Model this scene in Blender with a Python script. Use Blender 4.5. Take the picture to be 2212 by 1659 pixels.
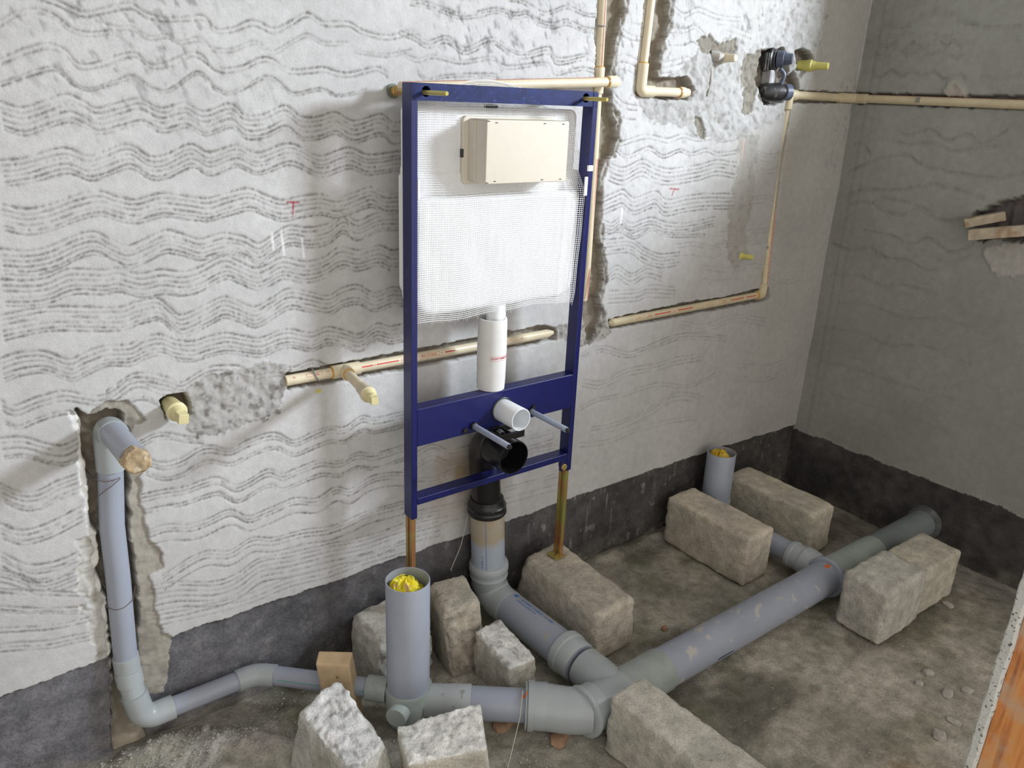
import bpy, bmesh, math, random
import numpy as np
from mathutils import Matrix, Vector

# ------------------------------------------------------------------ scene, camera, light
for o in list(bpy.data.objects): bpy.data.objects.remove(o)
SC = bpy.context.scene
COL = SC.collection
PI = math.pi
CAM_R = [[0.794835, -0.605383, 0.041821], [-0.176303, -0.296322, -0.938675], [0.58065, 0.738718, -0.342258]]
cam_d = bpy.data.cameras.new('camera'); cam_d.sensor_width = 36.0; cam_d.lens = 27.867
cam_d.clip_start = 0.02
cam = bpy.data.objects.new('camera', cam_d); COL.objects.link(cam)
cm = Matrix.Identity(4)
for r_ in range(3):
    cm[r_][0] = CAM_R[0][r_]; cm[r_][1] = -CAM_R[1][r_]; cm[r_][2] = -CAM_R[2][r_]
cm.translation = Vector((0.0, -1.78, 1.586))
cam.matrix_world = cm
SC.camera = cam

world = bpy.data.worlds.new('hall_ambient'); SC.world = world; world.use_nodes = True
wb = world.node_tree.nodes['Background']
wb.inputs['Color'].default_value = (1.0, 0.955, 0.90, 1.0); wb.inputs['Strength'].default_value = 1.36

ld = bpy.data.lights.new('daylight_outside_window', 'AREA'); ld.shape = 'RECTANGLE'
ld.size = 0.70; ld.size_y = 0.55; ld.energy = 236.0; ld.color = (0.83, 0.915, 1.0)
lo = bpy.data.objects.new('daylight_outside_window', ld); COL.objects.link(lo)
lo.location = (4.3, -2.45, 2.80)
lo.rotation_euler = (Vector((1.0, 0.0, 1.0)) - Vector(lo.location)).to_track_quat('-Z', 'Y').to_euler()

vs = SC.view_settings
vs.view_transform = 'Standard'; vs.look = 'None'; vs.gamma = 1.0; vs.exposure = 0.0
vs.use_curve_mapping = False

# ------------------------------------------------------------------ noise (numpy)
def _hash(ix, iy, iz, seed):
    with np.errstate(over='ignore'):
        h = (ix.astype(np.uint32)*np.uint32(374761393) + iy.astype(np.uint32)*np.uint32(668265263)
             + iz.astype(np.uint32)*np.uint32(2147483647) + np.uint32(seed*144665 + 1013))
        h = (h ^ (h >> np.uint32(13)))*np.uint32(1274126177)
        h = h ^ (h >> np.uint32(16))
    return (h & np.uint32(0xFFFFFF)).astype(np.float32)/16777215.0
def vn2(x, y, seed=0):
    x = np.asarray(x, np.float32) + 500; y = np.asarray(y, np.float32) + 500
    ix = np.floor(x).astype(np.int64); iy = np.floor(y).astype(np.int64)
    fx = x-ix; fy = y-iy; fx = fx*fx*(3-2*fx); fy = fy*fy*(3-2*fy); z = np.zeros_like(ix)
    a = _hash(ix, iy, z, seed); b = _hash(ix+1, iy, z, seed); c = _hash(ix, iy+1, z, seed); d = _hash(ix+1, iy+1, z, seed)
    return (a+(b-a)*fx)*(1-fy) + (c+(d-c)*fx)*fy
def fb2(x, y, seed=0, oct_=3):
    s = 0; a = 1.0; t = 0
    for i in range(oct_):
        s = s + a*vn2(x*2**i, y*2**i, seed+i*7); t += a; a *= 0.5
    return s/t
def vn3(p, seed=0):
    p = np.asarray(p, np.float32) + 300
    i = np.floor(p).astype(np.int64); f = p-i; f = f*f*(3-2*f)
    out = 0
    for dx in (0, 1):
        for dy in (0, 1):
            for dz in (0, 1):
                w = (f[:, 0] if dx else 1-f[:, 0])*(f[:, 1] if dy else 1-f[:, 1])*(f[:, 2] if dz else 1-f[:, 2])
                out = out + w*_hash(i[:, 0]+dx, i[:, 1]+dy, i[:, 2]+dz, seed)
    return out
def fb3(p, seed=0, oct_=3):
    s = 0; a = 1.0; t = 0
    for k in range(oct_):
        s = s + a*vn3(p*2**k, seed+k*5); t += a; a *= 0.5
    return s/t

# ------------------------------------------------------------------ objects
def tag(o, label=None, cat=None, group=None, kind=None):
    if label: o['label'] = label
    if cat: o['category'] = cat
    if group: o['group'] = group
    if kind: o['kind'] = kind
    return o
def thing(name, label, cat, loc, group=None):
    o = bpy.data.objects.new(name, None); COL.objects.link(o); o.location = loc; o.empty_display_size = 0.05
    return tag(o, label, cat, group)
def wloc(o):
    v = Vector((0, 0, 0))
    while o: v += o.location; o = o.parent
    return v
class MB:
    """collects rings, boxes and prisms of one mesh"""
    def __init__(s): s.v = []; s.f = []; s.n = 0
    def add(s, verts, faces):
        verts = [tuple(map(float, q)) for q in verts]
        s.v += verts; s.f += [tuple(i+s.n for i in f) for f in faces]; s.n += len(verts); return s
    def box(s, a, b):
        x0, y0, z0 = a; x1, y1, z1 = b
        return s.add([(x0,y0,z0),(x1,y0,z0),(x1,y1,z0),(x0,y1,z0),(x0,y0,z1),(x1,y0,z1),(x1,y1,z1),(x0,y1,z1)],
                     [(0,3,2,1),(4,5,6,7),(0,1,5,4),(1,2,6,5),(2,3,7,6),(3,0,4,7)])
    def hexa(s, P):
        return s.add(P, [(0,3,2,1),(4,5,6,7),(0,1,5,4),(1,2,6,5),(2,3,7,6),(3,0,4,7)])
    def rings(s, pts, tans, rads, seg=28, cap0=True, cap1=True, up=None):
        pts = [np.array(p, float) for p in pts]; rings = []
        t = np.array(tans[0], float); t /= np.linalg.norm(t)
        u = np.array(up, float) if up is not None else (np.array([0, 0, 1.0]) if abs(t[2]) < 0.9 else np.array([0, 1.0, 0]))
        for p, tt, r in zip(pts, tans, rads):
            tt = np.array(tt, float); tt /= np.linalg.norm(tt)
            u = u - tt*np.dot(u, tt); u /= np.linalg.norm(u); w = np.cross(tt, u)
            rings.append([p + r*(math.cos(a)*u + math.sin(a)*w) for a in np.linspace(0, 2*PI, seg, endpoint=False)])
        V = [q for R in rings for q in R]; F = []
        for i in range(len(rings)-1):
            for j in range(seg):
                k = (j+1) % seg
                F.append((i*seg+j, i*seg+k, (i+1)*seg+k, (i+1)*seg+j))
        if cap0: F.append(tuple(range(seg-1, -1, -1)))
        if cap1: F.append(tuple((len(rings)-1)*seg+j for j in range(seg)))
        return s.add(V, F)
    def tube(s, pts, r, seg=28, cap=True):
        P = [np.array(p, float) for p in pts]; n = len(P)
        T = [P[min(i+1, n-1)]-P[max(i-1, 0)] for i in range(n)]
        R = [r]*n if np.isscalar(r) else r
        return s.rings(P, T, R, seg, cap, cap)
    def lathe(s, p0, d, prof, seg=32, cap0=True, cap1=True):
        p0 = np.array(p0, float); d = np.array(d, float); d /= np.linalg.norm(d)
        return s.rings([p0+d*a for a, r in prof], [d]*len(prof), [r for a, r in prof], seg, cap0, cap1)
    def build(s, name, m, parent=None, smooth=None, bevel=0.0, segs=2):
        off = wloc(parent) if parent else Vector((0, 0, 0))
        me = bpy.data.meshes.new(name)
        me.from_pydata([(x-off.x, y-off.y, z-off.z) for x, y, z in s.v], [], s.f)
        bm = bmesh.new(); bm.from_mesh(me); bmesh.ops.recalc_face_normals(bm, faces=bm.faces); bm.to_mesh(me); bm.free()
        o = bpy.data.objects.new(name, me); COL.objects.link(o); o.parent = parent
        if m: me.materials.append(m)
        if bevel:
            b = o.modifiers.new('edge', 'BEVEL'); b.width = bevel; b.segments = segs; b.limit_method = 'ANGLE'; b.angle_limit = 0.7
        if smooth is not None:
            me.polygons.foreach_set('use_smooth', [True]*len(me.polygons))
            if bevel: b.harden_normals = True
            elif smooth:
                try: me.set_sharp_from_angle(angle=smooth)
                except Exception: pass
        return o
SM = 0.62
def fillet(pts, rad, n=10):
    P = [np.array(p, float) for p in pts]; out = [P[0]]
    for i in range(1, len(P)-1):
        a = P[i-1]-P[i]; b = P[i+1]-P[i]; la = np.linalg.norm(a); lb = np.linalg.norm(b); a /= la; b /= lb
        ang = math.acos(max(-1, min(1, float(np.dot(a, b)))))
        d = min(rad/math.tan(ang/2), la*0.95, lb*0.95); r = d*math.tan(ang/2)
        bis = a+b; bis /= np.linalg.norm(bis); c = P[i]+bis*(r/math.sin(ang/2))
        s0 = P[i]+a*d-c; s1 = P[i]+b*d-c; tot = PI-ang
        for k in range(n+1):
            w = k/n
            out.append(c + (math.sin((1-w)*tot)*s0 + math.sin(w*tot)*s1)/math.sin(tot))
    out.append(P[-1]); return out
def grid_mesh(name, P, mask, m, alb=None, kind='structure', parent=None):
    """P (nz,nx,3) points, mask (nz-1,nx-1) cells kept"""
    nz, nx = P.shape[:2]
    idx = np.arange(nz*nx).reshape(nz, nx)
    q = np.stack([idx[:-1, :-1], idx[:-1, 1:], idx[1:, 1:], idx[1:, :-1]], -1)[mask]
    use = np.unique(q); remap = np.zeros(nz*nx, np.int32); remap[use] = np.arange(len(use))
    q = remap[q].astype(np.int32); V = P.reshape(-1, 3)[use].astype(np.float32)
    me = bpy.data.meshes.new(name)
    me.vertices.add(len(V)); me.vertices.foreach_set('co', V.ravel())
    me.loops.add(q.size); me.loops.foreach_set('vertex_index', q.ravel())
    me.polygons.add(len(q)); me.polygons.foreach_set('loop_start', np.arange(0, q.size, 4, dtype=np.int32))
    me.polygons.foreach_set('loop_total', np.full(len(q), 4, np.int32))
    me.polygons.foreach_set('use_smooth', np.ones(len(q), bool))
    me.update(calc_edges=True)
    if alb is not None:
        at = me.color_attributes.new('albedo', 'FLOAT_COLOR', 'POINT')
        c = np.ones((len(V), 4), np.float32); c[:, :3] = alb.reshape(-1, 3)[use]
        at.data.foreach_set('color', c.ravel())
    me.materials.append(m)
    o = bpy.data.objects.new(name, me); COL.objects.link(o); o.parent = parent
    if kind: o['kind'] = kind
    return o

# ------------------------------------------------------------------ materials
def _mk(name):
    m = bpy.data.materials.new(name); m.use_nodes = True
    nt = m.node_tree; return m, nt, nt.nodes, nt.links, nt.nodes['Principled BSDF']
def noise(N, L, scale, detail=4, vec=None, dist=0.0):
    n = N.new('ShaderNodeTexNoise'); n.inputs['Scale'].default_value = scale; n.inputs['Detail'].default_value = detail
    n.inputs['Distortion'].default_value = dist
    if vec: L.new(vec, n.inputs['Vector'])
    return n.outputs['Fac']
def ramp(N, L, fac, stops):
    r = N.new('ShaderNodeValToRGB'); e = r.color_ramp.elements
    while len(e) < len(stops): e.new(0.5)
    for k, (p, c) in enumerate(stops):
        e[k].position = p; e[k].color = (c[0], c[1], c[2], 1) if not np.isscalar(c) else (c, c, c, 1)
    L.new(fac, r.inputs['Fac']); return r.outputs['Color']
def mixc(N, L, a, b, fac, mode='MIX'):
    x = N.new('ShaderNodeMix'); x.data_type = 'RGBA'; x.blend_type = mode
    for sock, v in ((x.inputs['Factor'], fac), (x.inputs['A'], a), (x.inputs['B'], b)):
        if hasattr(v, 'links'): L.new(v, sock)
        elif np.isscalar(v): sock.default_value = v
        else: sock.default_value = (*v, 1)
    return x.outputs['Result']
def bump(N, L, bs, h, strength, dist=0.002, prev=None):
    b = N.new('ShaderNodeBump'); b.inputs['Strength'].default_value = strength; b.inputs['Distance'].default_value = dist
    L.new(h, b.inputs['Height'])
    if prev: L.new(prev, b.inputs['Normal'])
    L.new(b.outputs['Normal'], bs.inputs['Normal']); return b.outputs['Normal']
def objvec(N):
    return N.new('ShaderNodeTexCoord').outputs['Object']
def m_attr(name, fine=220, b1=0.35, var=0.16, rough=0.92, mid=38, pit=0.0):
    m, nt, N, L, bs = _mk(name); v = objvec(N)
    a = N.new('ShaderNodeAttribute'); a.attribute_name = 'albedo'
    c = mixc(N, L, a.outputs['Color'], ramp(N, L, noise(N, L, mid, 6, v), [(0.3, 1-var), (0.7, 1+var)]), 1.0, 'MULTIPLY')
    c = mixc(N, L, c, ramp(N, L, noise(N, L, 4.0, 4, v), [(0.35, 1-var*0.6), (0.65, 1+var*0.5)]), 1.0, 'MULTIPLY')
    c = mixc(N, L, c, ramp(N, L, noise(N, L, fine, 3, v), [(0.25, 1-var), (0.75, 1+var*0.7)]), 1.0, 'MULTIPLY')
    if pit:
        n2 = noise(N, L, 120, 2, v)
        c = mixc(N, L, c, (0.10, 0.092, 0.08), ramp(N, L, n2, [(0.64, 0.0), (0.74, pit)]))
    L.new(c, bs.inputs['Base Color']); bs.inputs['Roughness'].default_value = rough
    bs.inputs['Specular IOR Level'].default_value = 0.2
    p = bump(N, L, bs, noise(N, L, fine, 4, v), b1, 0.003)
    bump(N, L, bs, noise(N, L, mid*1.7, 5, v), b1*0.7, 0.006, p)
    return m
def m_solid(name, col, rough=0.5, var=0.08, scale=30, spec=0.5, metal=0.0, b=0.0, bscale=200, spots=None, trans=0.0, alpha=None):
    m, nt, N, L, bs = _mk(name); v = objvec(N)
    c = mixc(N, L, col, ramp(N, L, noise(N, L, scale, 5, v), [(0.3, 1-var), (0.7, 1+var)]), 1.0, 'MULTIPLY')
    if spots:
        sc, sl, sh, scol, amt = spots
        c = mixc(N, L, c, scol, ramp(N, L, noise(N, L, sc, 4, v), [(sl, 0.0), (sh, amt)]))
    L.new(c, bs.inputs['Base Color']); bs.inputs['Roughness'].default_value = rough
    bs.inputs['Specular IOR Level'].default_value = spec; bs.inputs['Metallic'].default_value = metal
    if trans: bs.inputs['Transmission Weight'].default_value = trans
    if b: bump(N, L, bs, noise(N, L, bscale, 3, v), b, 0.002)
    return m
M = {}
M['plaster'] = m_attr('combed_cement_plaster', 240, 0.22, 0.07)
M['tar'] = m_attr('black_waterproof_coating', 180, 0.45, 0.30, 0.75, 22)
M['floor'] = m_attr('rough_concrete_floor', 150, 0.55, 0.26, 0.95, 26)
M['stone'] = m_attr('cast_concrete_block', 190, 0.8, 0.20, 0.95, 34, 0.45)
M['pvc'] = m_solid('blue_grey_pvc', (0.335, 0.365, 0.44), 0.38, 0.05, 14, 0.5, spots=(11, 0.66, 0.70, (0.42, 0.385, 0.31), 0.55))
M['pvc_clean'] = m_solid('clean_blue_grey_pvc', (0.345, 0.375, 0.45), 0.36, 0.04, 10, 0.5)
M['pvc_spot'] = m_solid('mortar_spotted_pvc', (0.335, 0.365, 0.44), 0.4, 0.06, 14, 0.5, spots=(20, 0.60, 0.64, (0.54, 0.51, 0.43), 0.75))
M['fit'] = m_solid('pale_grey_pvc_fitting', (0.40, 0.435, 0.45), 0.34, 0.05, 16, 0.5)
M['fit_green'] = m_solid('dusty_green_grey_pvc', (0.35, 0.395, 0.375), 0.45, 0.10, 24, 0.4, spots=(40, 0.6, 0.7, (0.27, 0.26, 0.22), 0.35))
M['blue'] = m_solid('blue_powder_coat', (0.0056, 0.0085, 0.094), 0.33, 0.15, 40, 0.6, spots=(170, 0.71, 0.78, (0.20, 0.22, 0.34), 0.3))
M['blue_dusty'] = m_solid('dusty_blue_powder_coat', (0.0105, 0.020, 0.105), 0.38, 0.30, 60, 0.3, spots=(130, 0.62, 0.76, (0.16, 0.19, 0.32), 0.34))
M['cream'] = m_solid('cream_cpvc', (0.74, 0.645, 0.465), 0.38, 0.05, 25, 0.5, spots=(50, 0.66, 0.74, (0.45, 0.36, 0.25), 0.4))
M['cream_dim'] = m_solid('shaded_cream_cpvc', (0.60, 0.515, 0.345), 0.5, 0.08, 25, 0.4, spots=(60, 0.6, 0.7, (0.40, 0.32, 0.22), 0.4))  # darker copy of the cream, shade of the right side put into its colour
M['glue'] = m_solid('orange_solvent_cement', (0.62, 0.33, 0.05), 0.3, 0.2, 80)
M['plug'] = m_solid('pale_yellow_test_plug', (0.74, 0.66, 0.36), 0.42, 0.05, 30)
M['plug_lime'] = m_solid('lime_yellow_test_plug', (0.60, 0.56, 0.16), 0.45, 0.08, 40)
M['white'] = m_solid('white_moulded_plastic', (0.91, 0.915, 0.92), 0.42, 0.015, 12, 0.4)
M['netw'] = m_solid('white_glass_fibre_mesh', (0.93, 0.935, 0.94), 0.55, 0.02, 12, 0.3)
M['sleeve'] = m_solid('off_white_foam_sleeve', (0.78, 0.775, 0.765), 0.7, 0.04, 22, 0.2)
M['outlet'] = m_solid('white_flush_outlet_plastic', (0.85, 0.87, 0.89), 0.3, 0.01, 10, 0.5)
M['beige'] = m_solid('beige_protection_box', (0.70, 0.645, 0.545), 0.5, 0.02, 60, 0.3)
M['black'] = m_solid('black_polythene_bend', (0.0075, 0.0072, 0.0078), 0.28, 0.3, 30, 0.55, b=0.06, bscale=60)
M['rubber'] = m_solid('black_rubber_seal', (0.010, 0.010, 0.010), 0.35, 0.3, 30, 0.5, spots=(40, 0.66, 0.75, (0.10, 0.085, 0.07), 0.5))
M['zinc'] = None
def m_zinc(name, a, b, c):
    m, nt, N, L, bs = _mk(name); v = objvec(N)
    L.new(ramp(N, L, noise(N, L, 9, 3, v, 0.6), [(0.32, a), (0.5, b), (0.68, c)]), bs.inputs['Base Color'])
    bs.inputs['Metallic'].default_value = 0.55; bs.inputs['Roughness'].default_value = 0.33
    return m
M['zinc'] = m_zinc('yellow_zinc_plate', (0.46, 0.36, 0.10), (0.50, 0.30, 0.10), (0.34, 0.33, 0.10))
M['zinc_leg'] = m_zinc('iridescent_zinc_leg', (0.40, 0.40, 0.11), (0.48, 0.25, 0.10), (0.42, 0.17, 0.10))
M['brass'] = m_zinc('yellow_passivated_bolt', (0.52, 0.43, 0.12), (0.45, 0.40, 0.14), (0.52, 0.34, 0.13))
M['steel_dark'] = m_solid('dark_threaded_steel', (0.06, 0.06, 0.065), 0.4, 0.2, 60, 0.5, 0.8)
M['film'] = m_solid('translucent_blue_sleeve', (0.33, 0.37, 0.47), 0.35, 0.08, 60, 0.5)
M['wood'] = m_solid('rough_sawn_wood', (0.60, 0.45, 0.28), 0.8, 0.15, 25, 0.2, b=0.3, bscale=90, spots=(28, 0.66, 0.70, (0.20, 0.075, 0.03), 0.8))
M['wood_plug'] = m_solid('weathered_wood_plug', (0.46, 0.35, 0.22), 0.85, 0.4, 70, 0.2, b=0.6, bscale=120, spots=(60, 0.6, 0.66, (0.62, 0.55, 0.42), 0.8))
M['wood_dim'] = m_solid('dull_wood_batten', (0.46, 0.40, 0.30), 0.9, 0.2, 40, 0.2, b=0.4, bscale=90, spots=(14, 0.56, 0.66, (0.30, 0.16, 0.08), 0.7))  # duller, greyer brown than the offcut wood
M['bag'] = m_solid('yellow_polythene_bag', (0.90, 0.78, 0.06), 0.32, 0.06, 20, 0.5, spots=(26, 0.58, 0.63, (0.72, 0.42, 0.30), 0.8))
M['bag_dim'] = m_solid('ochre_yellow_polythene_bag', (0.72, 0.52, 0.06), 0.4, 0.10, 30, 0.4)
M['wire'] = m_solid('rusty_binding_wire', (0.14, 0.095, 0.085), 0.6, 0.2, 60, 0.4)
M['string'] = m_solid('pale_nylon_string', (0.58, 0.55, 0.48), 0.6, 0.1, 60, 0.3)
M['red'] = m_solid('red_print', (0.58, 0.035, 0.035), 0.5, 0.1, 60)
M['red_faint'] = m_solid('worn_red_print', (0.62, 0.22, 0.15), 0.5, 0.15, 90)
M['pink'] = m_solid('pink_label_border', (0.80, 0.42, 0.40), 0.6, 0.1, 60)
M['bluep'] = m_solid('blue_print', (0.075, 0.19, 0.48), 0.5, 0.15, 90)
M['orange'] = m_solid('orange_paint_mark', (0.75, 0.16, 0.03), 0.5, 0.1, 60)
M['chalk'] = m_solid('white_chalk', (0.82, 0.82, 0.82), 0.95, 0.05, 90, 0.1)
M['crayon'] = m_solid('red_crayon', (0.42, 0.03, 0.06), 0.9, 0.2, 90, 0.1)
M['brick'] = m_solid('orange_brick', (0.40, 0.25, 0.16), 0.95, 0.2, 60, 0.1, b=0.4, bscale=120)
M['chip'] = m_solid('pale_mortar_chip', (0.42, 0.40, 0.37), 0.95, 0.15, 60, 0.1, b=0.4, bscale=150)
M['dark'] = m_solid('dark_plastic', (0.03, 0.035, 0.045), 0.4, 0.1, 30)
M['dot'] = m_solid('yellow_marker', (0.62, 0.56, 0.10), 0.9, 0.1, 30)
M['valve'] = m_solid('black_valve_body', (0.022, 0.021, 0.022), 0.42, 0.4, 60, 0.5, spots=(34, 0.56, 0.66, (0.16, 0.15, 0.13), 0.6))
M['valve_blue'] = m_solid('blue_grey_valve_cap', (0.085, 0.10, 0.15), 0.4, 0.2, 60, 0.5)
def m_jambwood():
    m, nt, N, L, bs = _mk('orange_stained_door_timber'); v = objvec(N)
    mp = N.new('ShaderNodeMapping'); mp.inputs['Scale'].default_value = (8, 60, 5); L.new(v, mp.inputs['Vector'])
    c = ramp(N, L, noise(N, L, 1.0, 6, mp.outputs['Vector'], 1.2), [(0.30, (0.42, 0.15, 0.055)), (0.5, (0.76, 0.30, 0.09)), (0.7, (0.82, 0.40, 0.14))])
    c = mixc(N, L, c, (0.60, 0.47, 0.35), ramp(N, L, noise(N, L, 14, 5, v), [(0.50, 0.0), (0.64, 0.7)]))
    L.new(c, bs.inputs['Base Color']); bs.inputs['Roughness'].default_value = 0.7
    bump(N, L, bs, noise(N, L, 1.0, 4, mp.outputs['Vector']), 0.3, 0.002); return m
M['jamb'] = m_jambwood()
M['edge_mortar'] = m_solid('speckled_mortar_edge', (0.66, 0.67, 0.64), 0.95, 0.08, 50, 0.1, b=0.7, bscale=160, spots=(150, 0.60, 0.66, (0.06, 0.065, 0.08), 0.9))

# ------------------------------------------------------------------ flat print: text laid on a pipe or a face
def text_mesh(body, size, bold=False):
    cu = bpy.data.curves.new('lettering', 'FONT'); cu.body = body; cu.size = size; cu.align_x = 'LEFT'; cu.align_y = 'CENTER'
    cu.resolution_u = 3
    if bold: cu.offset = size*0.02
    o = bpy.data.objects.new('lettering', cu); me = bpy.data.meshes.new_from_object(o)
    V = [tuple(v.co) for v in me.vertices]; F = [tuple(p.vertices) for p in me.polygons]
    bpy.data.objects.remove(o); bpy.data.curves.remove(cu); bpy.data.meshes.remove(me)
    return V, F
def on_pipe(V, p0, axis, nrm, R, lift=0.0006):
    """u along the axis, v around the pipe"""
    p0 = np.array(p0, float); A = np.array(axis, float); A /= np.linalg.norm(A)
    Nn = np.array(nrm, float); Nn -= A*np.dot(Nn, A); Nn /= np.linalg.norm(Nn); T = np.cross(Nn, A)
    r = R+lift
    return [p0 + A*u + r*(math.cos(v/r)*Nn + math.sin(v/r)*T) for u, v, *_ in V]
def stripe_uv(u0, u1, v0, v1, n=1, nv=1):
    V = []; F = []
    for i in range(n+1):
        for j in range(nv+1): V.append((u0+(u1-u0)*i/n, v0+(v1-v0)*j/nv))
    for i in range(n):
        for j in range(nv):
            a = i*(nv+1)+j; F.append((a, a+nv+1, a+nv+2, a+1))
    return V, F
def join_uv(items):
    V = []; F = []
    for v, f in items:
        n = len(V); V += [tuple(q[:2]) for q in v]; F += [tuple(i+n for i in g) for g in f]
    return V, F
def shift(vf, du, dv, flip=False):
    v, f = vf
    if flip:
        return [(du-q[0], dv-q[1]) for q in v], f
    return [(q[0]+du, q[1]+dv) for q in v], f
def frame_uv(u0, u1, v0, v1, t):
    return join_uv([stripe_uv(u0, u1, v0, v0+t), stripe_uv(u0, u1, v1-t, v1), stripe_uv(u0, u0+t, v0, v1, 1, 3), stripe_uv(u1-t, u1, v0, v1, 1, 3)])

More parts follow.
